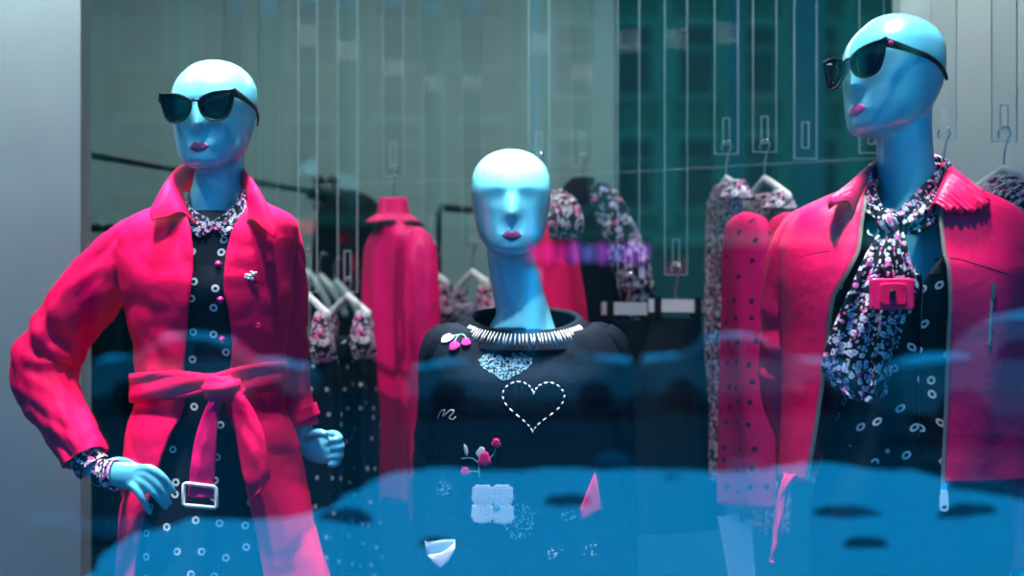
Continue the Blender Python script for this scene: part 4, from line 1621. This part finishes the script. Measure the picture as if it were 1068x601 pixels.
# dotted dresses with floral straps
for (i, pyh, dx, lab, hl, gl) in ((3, 322, 0, 'dark dotted dress with pale floral strap left of the magenta dress', 'white-tipped hanger of the dotted dress left of the magenta dress', .12),
                                  (2, 322, 0, 'dark dotted dress half hidden by the belted coat sleeve', 'white-tipped hanger partly hidden by the belted coat sleeve', .1)):
    cx, Y, zs = S[i]
    za = zpx(pyh - 12, Y)
    an = math.radians(-66)
    hanger(cx, Y, zs, za, an, .19, 'garment_hanger', hl, drop_=.06)
    t, base, d, nn = hung('hanging_dress', lab, 'dress', cx, Y, za - .012, an, .17,
                          [(-.10, .14, .03, 0), (-.13, .17, .045, 0.01), (-.2, .18, .045, 0.015), (-.35, .17, .05, .02), (-.6, .18, .052, .02), (-.9, .19, .055, .02)], 'navy_spots', 'magenta and dotted dresses on strips', None, None, 4 + i)
    for s in (1, -1):
        pp = [base + d * (.155 * s) + Vector((0, 0, -.035)), base + d * (.165 * s) + nn * -.01 + Vector((0, 0, -.075)), base + d * (.175 * s) + nn * -.012 + Vector((0, 0, -.12)), base + d * (.17 * s) + nn * -.004 + Vector((0, 0, -.16))]
        p, r = smooth_path(pp, [(.022, .016), (.03, .024), (.034, .03), (.03, .024)], 20)
        v, f, uv = tube_geo(p, r, 24, None, lambda L, tt: .004 * math.sin(tt * 5 + L * 60), True)
        mk('strap', v, f, 'floral_pale', t, None, uv)['label'] = 'pale floral strap'
# two floral dresses behind the sweater mannequin
for i, lab, hl in ((5, 'floral dress strap and body left of the sweater mannequin neck, nearer the magenta dress', 'white-tipped hanger nearer the magenta dress'),
                   (6, 'floral dress immediately left of the sweater mannequin neck', 'white-tipped hanger immediately left of the sweater mannequin neck')):
    cx, Y, zs = S[i]
    za = zpx(285, Y)
    an = math.radians(-74)
    hanger(cx, Y, zs, za, an, .19, 'garment_hanger', hl, drop_=.045)
    t, base, d, nn = hung('hanging_dress', lab, 'dress', cx, Y, za - .012, an, .17,
                          [(-.09, .15, .03, 0), (-.12, .17, .045, 0.01), (-.2, .18, .042, 0.015), (-.35, .17, .045, .02), (-.6, .18, .045, .02), (-.8, .18, .045, .02)], 'floral_navy', 'floral dresses on strips', None, None, 14 + i)
    for s in (1, -1):
        pp = [base + d * (.165 * s) + Vector((0, 0, -.03)), base + d * (.17 * s) + Vector((0, 0, -.07)), base + d * (.18 * s) + Vector((0, 0, -.11)), base + d * (.17 * s) + Vector((0, 0, -.15))]
        p, r = smooth_path(pp, [(.022, .018), (.03, .026), (.034, .032), (.03, .028)], 20)
        v, f, uv = tube_geo(p, r, 24, None, lambda L, tt: .004 * math.sin(tt * 5 + L * 60), True)
        mk('strap', v, f, 'floral_pale', t, None, uv)['label'] = 'pale floral strap'
# dark jacket with floral sleeve, and the pink and floral dress in front of it
cx, Y, zs = S[8]
za = zpx(192, Y)
an = math.radians(-40)
hanger(cx, Y, zs, za, an, .115, 'garment_hanger', 'chrome hook hanger carrying the dark jacket with floral sleeve', 'hanger', 'rubber_black', drop_=.09)
t, base, d, nn = hung('hanging_jacket', 'dark navy jacket with floral sleeve hanging right of the sweater mannequin', 'jacket', cx, Y, za, an, .15,
                      [(.018, .035, .03, 0), (-.015, .075, .05, 0), (-.06, .12, .07, 0), (-.12, .15, .085, .0), (-.25, .165, .10, .0), (-.36, .17, .105, 0), (-.45, .17, .105, 0)], 'navy_cloth', None,
                      [([(.06, -.02, -.03), (.10, -.03, -.055), (.16, -.035, -.14), (.215, -.04, -.26), (.225, -.02, -.35), (.19, .0, -.42)], [(.022, .03), (.04, .05), (.05, .056), (.052, .058), (.05, .055), (.035, .045)], 'floral_sleeve')], None, 8, None, .008)
cx, Y, zs = S[7]
za = zpx(196, Y) - .0
an = math.radians(-80)
hanger(cx + 0, Y, zs, za, an, .16, 'garment_hanger', 'hanger behind the crown of the sweater mannequin carrying the pink dress', drop_=.05)
t, base, d, nn = hung('hanging_dress', 'bright pink dress with floral frill directly behind the sweater mannequin head', 'dress', cx + .035, Y - .0, za - .02, an, .16,
                      [(-.045, .10, .03, 0), (-.08, .15, .045, .0), (-.16, .16, .055, .01), (-.3, .17, .075, .015), (-.42, .18, .085, .02)], 'pink_bright', None, None, None, 9, None, .008)
for k, (a, b, c, rr) in enumerate(((.13, .0, -.055, .036), (.10, .0, -.03, .034), (.15, .02, -.075, .032))):
    pass
p, r = smooth_path([base + d * .06 + Vector((0, 0, -.02)), base + d * .13 + Vector((0, 0, -.05)), base + d * .17 + Vector((.005, 0, -.09)), base + d * .165 + Vector((0.005, 0, -.13))],
                   [(.03, .03), (.045, .04), (.045, .045), (.04, .03)], 26)
v, f, uv = tube_geo(p, r, 40, None, lambda L, tt: .007 * math.sin(tt * 7 + L * 40), True)
mk('frill', v, f, 'floral_pale', t, None, uv)['label'] = 'pale floral frill at the shoulder'
# clip hangers with dark skirts
for i, pyb, lab, sl_, ang_, sh_ in ((9, 322, 'white clip hanger nearer the dark floral-sleeved jacket', 'dark skirt on the clip hanger nearer the sweater mannequin', -20, -.0),
                                    (10, 319, 'white clip hanger nearer the long floral dress', 'dark skirt on the clip hanger nearer the long floral dress', -24, .0)):
    cx, Y, zs = S[i]
    za = zpx(pyb, Y)
    an = math.radians(180 + 30 if i == 9 else 180 + 30)
    hanger(cx, Y, zs, za, an, .088, 'clip_hanger', lab, 'hanger', 'white_paint', 'clip hangers on the clear strips', True)
    hung('hanging_skirt', sl_, 'skirt', cx, Y, za - .02, an, .13, [(-.012, .082, .007, 0), (-.04, .085, .015, 0), (-.09, .10, .03, 0), (-.16, .13, .045, 0), (-.3, .14, .06, 0), (-.6, .16, .075, 0)], 'navy_cloth', 'dark skirts on clip hangers', None, None, 21 + i, None, .006)
# floral and pink-dotted pairs on the right
for i, pya, hl, fl, pl, dxp in ((11, 186, 'white hanger of the long floral dress, tip seen end on', 'long pale floral dress on the far left of the right-hand garments', 'pink dress with dark dots between the two floral dresses', .075),
                                (12, 186, 'broad white hanger arm sloping above the second floral dress', 'pale floral dress directly behind the left front of the zip jacket', 'pink dress with dark dots beside the zip jacket edge', .085)):
    cx, Y, zs = S[i]
    za = zpx(pya + 2, Y)
    an = math.radians(-84 if i == 11 else -80)
    hanger(cx, Y, zs, za, an, .19, 'garment_hanger', hl, drop_=.055 if i == 11 else .07)
    bot = zpx(500 if i == 11 else 540, Y) - za
    t, base, d, nn = hung('hanging_dress', fl, 'dress', cx - .008, Y, za - (0 if i == 11 else .028), an, .18,
                          [(-.012, .05, .018, 0), (-.035, .11, .022, 0), (-.07, .16, .025, 0), (-.13, .17, .028, 0), (-.3, .17, .03, 0), (-.55, .17, .034, 0), (bot, .18, .038, 0)], 'floral_pale', 'floral dresses on strips', None, None, 31 + i, None, .007)
    ruffle('frill', base + d * .15 + Vector((-.0, 0, -.045)), .03, -.02, .02, .045, 'floral_pale', t, 6, .006)
    Yp = Y - .36
    cxp = P((757 if i == 11 else 797) + (22 if i == 11 else 26), 0, Yp).x
    bot2 = zpx(528 if i == 11 else 500, Yp) - zpx(222, Yp)
    hung('hanging_dress', pl, 'dress', cxp, Yp, zpx(222, Yp), math.radians(-60), .1,
         [(.0, .01, .01, 0), (-.012, .05, .026, 0), (-.04, .075, .033, 0), (-.1, .088, .036, 0), (-.3, .09, .037, 0), (bot2, .095, .038, 0)], 'pink_spots', 'pink dotted dresses', None, None, 41 + i, None, .006)
# rightmost floral top
cx, Y, zs = S[16]
za = zpx(178, Y)
an = math.radians(-68)
hanger(cx, Y, zs, za, an, .15, 'garment_hanger', 'white hanger at the far right against the pale wall', drop_=.06)
hung('hanging_blouse', 'dark floral blouse behind the right shoulder of the zip jacket', 'blouse', cx, Y, za - .012, an, .16,
     [(-.0, .03, .02, 0), (-.02, .07, .03, 0), (-.05, .11, .045, 0), (-.1, .13, .045, 0), (-.3, .14, .045, 0), (-.5, .15, .05, 0)], 'floral_navy', 'floral dresses on strips', None, None, 55)
cx, Y, zs = S[15]
hanger(cx, Y, zs, zpx(182, Y), math.radians(-75), .12, 'garment_hanger', 'hanger with chrome hook behind the neck of the zip jacket mannequin', drop_=.05)
hung('hanging_blouse', 'dark blouse hidden behind the zip jacket collar', 'blouse', cx, Y, zpx(182, Y) - .012, math.radians(-75), .13,
     [(-.0, .03, .02, 0), (-.02, .07, .03, 0), (-.05, .11, .03, 0), (-.1, .12, .035, 0), (-.4, .13, .035, 0)], 'navy_cloth', None, None, None, 56)

# ------------------------------------------------------------------ garment racks at the back left
def rack_post(mb, p):
    mb.tube([p, Vector((p.x, p.y, FLOOR + .02))], [.014, .014], 12)


A, B = P(84, 160, 4.6), P(341, 199, 5.95)
B.z = A.z
rk = thing('garment_rack', 'black metal garment rail running back along the left side', 'rack', (B.x, B.y, FLOOR))
MB().tube([A + (A - B) * .12, B], [.0115, .0115], 14).build('rail', 'rack_black', rk)
q = MB().tube([B, B + Vector((.01, 0, -.12)), B + Vector((-.04, 0, -.42)), Vector((B.x - .05, B.y, FLOOR))], [.03, .022, .02, .02], 12)
q.build('post', 'rack_black', rk)
q = MB().ball(B, (.05, .05, .055))
for a in range(6):
    q.ball(B + Vector((.055 * math.cos(a * PI / 3), -.02, .055 * math.sin(a * PI / 3))), .024)
q.build('clamp_knob', 'rack_black', rk)
E_ = A + (A - B) * .1
MB().tube([E_, Vector((E_.x, E_.y, FLOOR))], [.014, .014], 12).build('post', 'rack_black', rk)
A2, B2 = P(60, 238, 4.75), P(150, 238, 4.75)
rk2 = thing('garment_rack', 'lower black garment rail with dark coats beside the pale pillar', 'rack', ((A2.x + B2.x) / 2, 4.75, FLOOR))
MB().tube([A2, B2 + Vector((.2, 0, 0))], [.013, .013], 14).build('rail', 'rack_black', rk2)
for xx in (A2.x + .01, B2.x + .19):
    MB().tube([Vector((xx, 4.75, A2.z)), Vector((xx, 4.75, FLOOR))], [.012, .012], 12).build('post', 'rack_black', rk2)
for k, (px, lab) in enumerate(((104, 'black coat hanging nearest the pale pillar'), (136, 'black coat hanging behind the belted coat waist'))):
    c = P(px, 238, 4.75)
    hanger(c.x, 4.75, c.z + .010, c.z - .10, math.radians(-60), .15, 'garment_hanger', ('dark hanger nearest the pale pillar', 'dark hanger behind the belted coat elbow')[k], 'hanger', 'rack_black', 'hangers on the lower black rail')
    hung('hanging_coat', lab, 'coat', c.x, 4.75, c.z - .10, math.radians(-60), .2,
         [(.0, .03, .02, 0), (-.03, .10, .03, 0), (-.07, .18, .03, 0), (-.14, .2, .033, 0), (-.4, .2, .034, 0), (-.9, .2, .036, 0)], 'black_cloth', 'black coats on the lower rail', None, None, 60 + k, None, .006)
# dark rounded coat on the first rack, right end
c = P(372, 190, 6.0)
q = thing('garment_rack', 'dark rail stub behind the left of the sweater mannequin head', 'rack', (P(478, 219, 5.3).x, 5.3, FLOOR))
a_, b_ = P(461, 216, 5.2), P(520, 224, 5.45)
b_.z = a_.z
MB().tube([a_, b_], [.014, .014], 12).build('rail', 'rack_black', q)
MB().tube([a_, a_ + Vector((-.012, 0, -.03)), Vector((a_.x - .03, a_.y, FLOOR))], [.012, .012, .012], 12).build('post', 'rack_black', q)
MB().tube([b_, Vector((b_.x, b_.y, FLOOR))], [.012, .012], 12).build('post', 'rack_black', q)
Yc = 5.6
cz = zpx(208, Yc)
cxx = P(366, 0, Yc).x
rk4 = thing('coat_stand', 'black post with round top behind the magenta dress', 'stand', (cxx, Yc, FLOOR))
MB().tube([Vector((cxx, Yc, FLOOR)), Vector((cxx, Yc, cz + .012))], [.016, .016], 12).build('post', 'rack_black', rk4)
MB().tube([Vector((cxx, Yc, FLOOR)), Vector((cxx, Yc, FLOOR + .02))], [.16, .15], 24).build('base', 'rack_black', rk4)
hung('hanging_coat', 'large black coat with rounded shoulders left of the magenta dress', 'coat', cxx, Yc, cz, math.radians(0), .12,
     [(.03, .02, .02, 0), (.02, .05, .03, 0), (-.02, .1, .045, 0), (-.08, .13, .055, 0), (-.3, .145, .06, 0), (-.6, .15, .07, 0), (-1.0, .16, .08, 0)], 'black_cloth', None, None, None, 71, None, .006)
# pale padded hangers on the first rack
for k, px in enumerate((326, 342, 358)):
    pz = 282 + 6 * k
    c0 = P(px - 8, pz, 5.35 - .06 * k)
    pts = [c0, c0 + Vector((.03, -.03, -.03)), c0 + Vector((.075, -.08, -.085)), c0 + Vector((.10, -.11, -.14))]
    p, r = smooth_path(pts, [.011, .014, .015, .010], 20)
    t = thing('padded_hanger', ('leftmost of three pale padded hangers behind the belted coat shoulder', 'middle of three pale padded hangers behind the belted coat shoulder', 'rightmost of three pale padded hangers behind the belted coat shoulder')[k], 'hanger', c0, 'pale padded hangers')
    MB().tube(p, r, 14).build('arm', 'wall_light', t)
    MB().tube([c0, c0 + Vector((-.005, 0, .05)), c0 + Vector((.01, 0, .085)), c0 + Vector((.025, 0, .07))], [.002] * 4, 8).build('hook', 'chrome', t)
# white display stand at the lower right of centre
sp = thing('display_stand', 'white slanted display stand with cut top below the pink dotted dress', 'stand', (P(775, 0, 3.9).x, 3.9, FLOOR))
q = MB()
rows = []
for k, (py, xl, xr) in enumerate(((536, 748, 783), (560, 753, 785), (601, 761, 789), (700, 780, 806))):
    a, b = P(xl, py, 3.9), P(xr, py, 3.9)
    rows.append((a, b))
za_ = [P(749, 539, 3.9), P(756, 540, 3.9), P(765, 536, 3.9), P(771, 534, 3.9), P(772, 545, 3.9), P(783, 544, 3.9)]
end_l, end_r = P(760, 601, 3.9), P(787, 601, 3.9)
fl_l, fl_r = end_l + (end_l - za_[0]) * 2.2, end_r + (end_r - za_[-1]) * 2.2
sc_ = (za_[0].z - FLOOR) / (za_[0].z - fl_l.z)
bl, br = za_[0].lerp(fl_l, sc_), za_[-1].lerp(fl_r, (za_[-1].z - FLOOR) / (za_[-1].z - fl_r.z))
outl = za_ + [br, bl]
m_ = len(outl)
vv = [p + Vector((0, -.012, 0)) for p in outl] + [p + Vector((0, .012, 0)) for p in outl]
ff = [tuple(range(m_)), tuple(range(2 * m_ - 1, m_ - 1, -1))] + [(k, m_ + k, m_ + (k + 1) % m_, (k + 1) % m_) for k in range(m_)]
mk('panel', vv, ff, 'white_paint', sp, None, [(p.x, p.z) for p in vv], False)
MB().box(P(0, 0, 3.9) * 0 + Vector(((bl.x + br.x) / 2, 3.9, FLOOR + .008)), (.12, .09, .008)).build('base', 'white_paint', sp, None, False)
bb0, bb1 = za_[0].lerp(bl, .13), za_[-1].lerp(br, .15)

# ------------------------------------------------------------------ the street in front, seen mirrored in the glass
def V_(px, py, D):
    """point of the street whose mirror image in the pane appears at this pixel at virtual distance D"""
    p = P(px, py, D)
    p.y = 2 * G - D
    return p


# snow field
nx, ny = 200, 110
g = []
for j in range(ny):
    D = 5.2 + (21.5 - 5.2) * j / (ny - 1)
    row = []
    for i in range(nx):
        X = -14 + 28 * i / (nx - 1)
        y = 2 * G - D
        px = X / D * F + CX
        edge = float(np.interp(px, [-200, 60, 110, 200, 330, 450, 950, 1068, 1500], [7.6, 7.8, 10, 12, 12.6, 16.2, 16.2, 13.6, 13])) + .9 * noise.noise(Vector((X * .5, 1.7, 0))) + .5 * noise.noise(Vector((X * 1.3, 4.7, 0)))
        h = .05 + .10 * noise.noise(Vector((X * .35, y * .3, 2))) + .05 * noise.noise(Vector((X * 1.3, y * 1.1, 5))) + .02 * noise.noise(Vector((X * 4, y * 4, 5)))
        h += .07 * math.exp(-((D - edge + 1.2) / 1.2) ** 2)
        h -= .5 * max(0, min(1, (D - edge) / .9))
        row.append(Vector((X, y, h)))
    g.append(row)
v, f, uv = grid(g, False, True)
sn = mk('snow_field', v, f, 'snow', None, (0, -6, 0), uv)
sn['kind'] = 'structure'
structure('road', MB().box((0, -25, -.12), (60, 27.5, .08)), 'asphalt')
# dirt clumps in the snow
for k, (px, py, D, s) in enumerate(((640, 485, 17, .30), (775, 492, 16.5, .26), (700, 512, 14.6, .16), (590, 536, 13, .28), (880, 556, 12.2, .42), (1010, 552, 12.4, .34), (455, 590, 10.4, .2), (905, 590, 10.4, .22), (360, 560, 12, .3), (1030, 520, 14, .5), (120, 570, 11.5, .4), (60, 560, 12, .3))):
    p = V_(px, py, D)
    s *= .75
    q = MB().ball((p.x, p.y, p.z * .4 + .05), (s, s * .8, .09 + .1 * s), 20, 10)
    for vtx in q.v:
        vtx += Vector((noise.noise(vtx * 5), noise.noise(vtx * 5 + Vector((7, 0, 0))), noise.noise(vtx * 6) * .4)) * s * .25
    o = q.build('dirt_clump', 'slush', None, (p.x, p.y, 0))
    tag(o, 'dark clump of dirty slush lying on the street snow', 'clump', 'clumps of dirty slush in the snow')


def car(name, label, cx, y, flip, L=4.3, H=1.43, suv=False, snowcap=True):
    t = thing(name, label, 'car', (cx, y, 0))
    s = -1 if flip else 1
    if not suv:
        prof = [(-2.15, .35), (-2.18, .62), (-2.05, .80), (-1.2, .93), (-.95, .97), (-.35, 1.36), (.2, 1.43), (.75, 1.38), (1.35, 1.02), (1.95, .95), (2.12, .85), (2.15, .45), (2.05, .3)]
    else:
        prof = [(-2.2, .4), (-2.22, .8), (-2.1, 1.02), (-1.25, 1.12), (-.75, 1.62), (-.3, 1.72), (1.6, 1.72), (1.95, 1.5), (2.1, 1.1), (2.15, .5), (2.1, .35)]
    W = .86
    rows = []
    for yy, k in ((-W, .97), (-W * .96, 1), (-.4, 1.01), (.4, 1.01), (W * .96, 1), (W, .97)):
        row = []
        for x, z in prof:
            tum = 1 - .16 * max(0, min(1, (z - .9) / .5))
            row.append(Vector((cx + s * x * k, y + yy * tum, z)))
        rows.append(row)
    m = len(prof)
    v = [p for r in rows for p in r]
    f = []
    for i in range(len(rows) - 1):
        for k in range(m):
            a, b = i * m + k, i * m + (k + 1) % m
            f.append((a, b, b + m, a + m))
    f.append(tuple(range(m)))
    f.append(tuple((len(rows) - 1) * m + k for k in range(m - 1, -1, -1)))
    mk('body', v, f, 'car_paint', t, None, [(p.x, p.z) for p in v], False)
    # side windows on both flanks
    for sd in (-1, 1):
        for win in ((((-.78, 1.0), (-.3, 1.3), (.12, 1.35), (.12, 1.0)), ((.2, 1.0), (.2, 1.35), (.7, 1.3), (1.1, 1.03))) if not suv else
                    (((-.95, 1.15), (-.6, 1.58), (.1, 1.6), (.1, 1.15)), ((.18, 1.15), (.18, 1.6), (1.5, 1.6), (1.75, 1.18)))):
            vv = [Vector((cx + s * x, y + sd * (W * (1 - .16 * max(0, min(1, (z - .9) / .5))) + .006), z)) for x, z in win]
            solid(mk('side_window', vv, [(0, 1, 2, 3)], 'car_glass', t, None, [(p.x, p.z) for p in vv], False), .01)
        for wx in (-1.35, 1.32):
            R_ = .32 if not suv else .37
            q = MB().tube([Vector((cx + s * wx, y + sd * (W - .2), R_)), Vector((cx + s * wx, y + sd * (W - .19), R_)), Vector((cx + s * wx, y + sd * (W + .01), R_)), Vector((cx + s * wx, y + sd * (W + .02), R_))], [R_ * .8, R_, R_, R_ * .9], 28, (1, 0, 0))
            wh = q.build('wheel', 'rubber_black', t)
            MB().tube([Vector((cx + s * wx, y + sd * (W + .015), R_)), Vector((cx + s * wx, y + sd * (W + .03), R_))], [R_ * .55, R_ * .5], 20, (1, 0, 0)).build('rim', 'car_glass', wh)
    if snowcap:
        for pts, th in ((((-2.0, .84), (-1.5, .92), (-1.05, .97)), .07), (((-.45, 1.33), (-.1, 1.42), (.3, 1.45), (.75, 1.4)), .06), (((1.35, 1.04), (1.7, 1.0), (2.0, .95)), .07)) if not suv else \
                ((((-2.05, 1.05), (-1.6, 1.12), (-1.2, 1.16)), .07), (((-.6, 1.7), (0, 1.76), (.8, 1.76), (1.6, 1.75)), .07)):
            p, r = smooth_path([Vector((cx + s * x, y, z)) for x, z in pts], [(.7, th)] * len(pts), 12)
            v, f, uv = tube_geo(p, r, 20, (0, 1, 0), lambda L, tt: .03 * math.sin(L * 9 + tt * 2) , True)
            mk('snow_cover', v, f, 'snow', t, None, uv)['label'] = 'snow lying on the bodywork'
    return t


car('parked_car', 'dark sedan with snow on roof parked across the street, mirrored over the sweater', V_(545, 0, 29).x, 2 * G - 29, False)
car('parked_car', 'dark snowy sedan parked behind the first sedan, mirrored right of the sweater', V_(775, 0, 31).x, 2 * G - 31, True)
car('parked_car', 'dark tall estate car mirrored over the zip jacket', V_(1085, 0, 22).x, 2 * G - 22, False, suv=True)
car('parked_car', 'dark snowy sedan parked at the far left of the street', V_(215, 0, 30).x, 2 * G - 30, True)

# facades across the street
def facade(name, label, x0, x1, y, h, piers, mat, win_mat, floors, z0=4.2, depth=6., ww=1.1, wh=1.7, gap=3.2, trim='stone_light'):
    t = thing(name, label, 'building', ((x0 + x1) / 2, y, 0))
    MB().box(((x0 + x1) / 2, y - depth / 2, h / 2), ((x1 - x0) / 2, depth / 2, h / 2)).build('wall', mat, t, None, False)
    MB().box(((x0 + x1) / 2, y + .1, z0 / 2 - .3), ((x1 - x0) / 2, .1, z0 / 2 - .3)).build('shop_front', 'shop_front', t, None, False)
    q = MB()
    q.box(((x0 + x1) / 2, y + .18, z0 - .35), ((x1 - x0) / 2, .18, .18))
    q.build('cornice', trim, t, None, False)
    n = piers
    for k in range(n):
        cxw = x0 + (x1 - x0) * (k + .5) / n
        for fl in range(floors):
            zc = z0 + .6 + wh / 2 + fl * gap
            fr = MB()
            for sx in (-1, 1):
                fr.box((cxw + sx * (ww / 2 + .1), y + .08, zc), (.1, .08, wh / 2 + .1))
            fr.box((cxw, y + .08, zc + wh / 2 + .12), (ww / 2 + .2, .1, .12)).box((cxw, y + .1, zc - wh / 2 - .1), (ww / 2 + .25, .14, .08))
            fr.box((cxw, y + .04, zc + wh * .18), (ww / 2, .03, .05))
            w_ = fr.build('window', trim, t, None, False)
            MB().box((cxw, y + .012, zc), (ww / 2, .012, wh / 2)).build('pane', win_mat if (k + fl) % 3 else 'window_dark', w_, None, False)
    for k in range(n + 1):
        xx = x0 + (x1 - x0) * k / n
        MB().box((xx, y + .12, z0 + (h - z0) / 2), (.22, .12, (h - z0) / 2)).build('pier', trim, t, None, False)
    return t


D = 45
yb = 2 * G - D
facade('street_building', 'stone building with dark windows across the street, mirrored above the dark panel', V_(566, 0, D).x, V_(950, 0, D).x, yb, 14, 6, 'stone', 'window_dark', 3, 4.6, 6, 1.0, 2.0, 3.3)
facade('street_building', 'lower plain stone building across the street to the left', V_(100, 0, D).x, V_(549, 0, D).x, yb - .3, 12, 5, 'stone_dark', 'window_dark', 2, 5.2, 6, 1.3, 1.9, 3.6, 'stone')
facade('street_building', 'stone building across the street beyond the right end of the window', V_(967, 0, D).x, V_(1500, 0, D).x, yb - 1, 13, 6, 'stone_dark', 'window_dark', 3, 4.6, 6, 1.1, 2.0, 3.3, 'stone_dark')
facade('street_building', 'stone building across the street beyond the left end of the window', V_(-500, 0, D).x, V_(80, 0, D).x, yb, 13, 6, 'stone_dark', 'window_dark', 3, 4.6, 6, 1.1, 2.0, 3.3, 'stone_dark')
for k, (px, w_) in enumerate(((768, 9), (842, 16))):  # blue-lit streaks of the mirrored facade, built as added coloured strips
    p = V_(px, 0, D)
    o = MB().box((p.x, yb + .32, 9.4), (w_ / F * D / 1, .06, 4.4)).build('street_blue_strip', 'strip_blue_light', None, (p.x, yb + .32, 5), False)
    tag(o, ('narrow added strip coloured as blue light on the facade across the street', 'broad added strip coloured as blue light on the facade across the street')[k], 'coloured strip', 'blue light strips added on the facade')
p = V_(614, 264, 42)
sg = thing('shop_sign', 'blurred violet lit shop sign across the street mirrored beside the sweater mannequin neck', 'sign', (p.x, p.y, 3))
MB().box((p.x, p.y - .12, p.z), (1.75, .08, .42)).build('backboard', 'shop_front', sg, None, False)
MB().box((p.x, p.y - .15, p.z - .9), (.1, .05, .5)).box((p.x, p.y - 1.0, p.z), (.1, .8, .1)).build('bracket', 'shop_front', sg, None, False)
for k in range(9):
    xx = p.x - 1.5 + k * .375
    MB().box((xx, p.y, p.z), (.13, .03, .22 + .04 * (k % 2))).build('lit_letter', ('sign_pink', 'sign_pink', 'sign_pink', 'sign_violet', 'sign_blue', 'sign_violet', 'sign_blue', 'sign_violet', 'sign_violet')[k], sg, None, False)
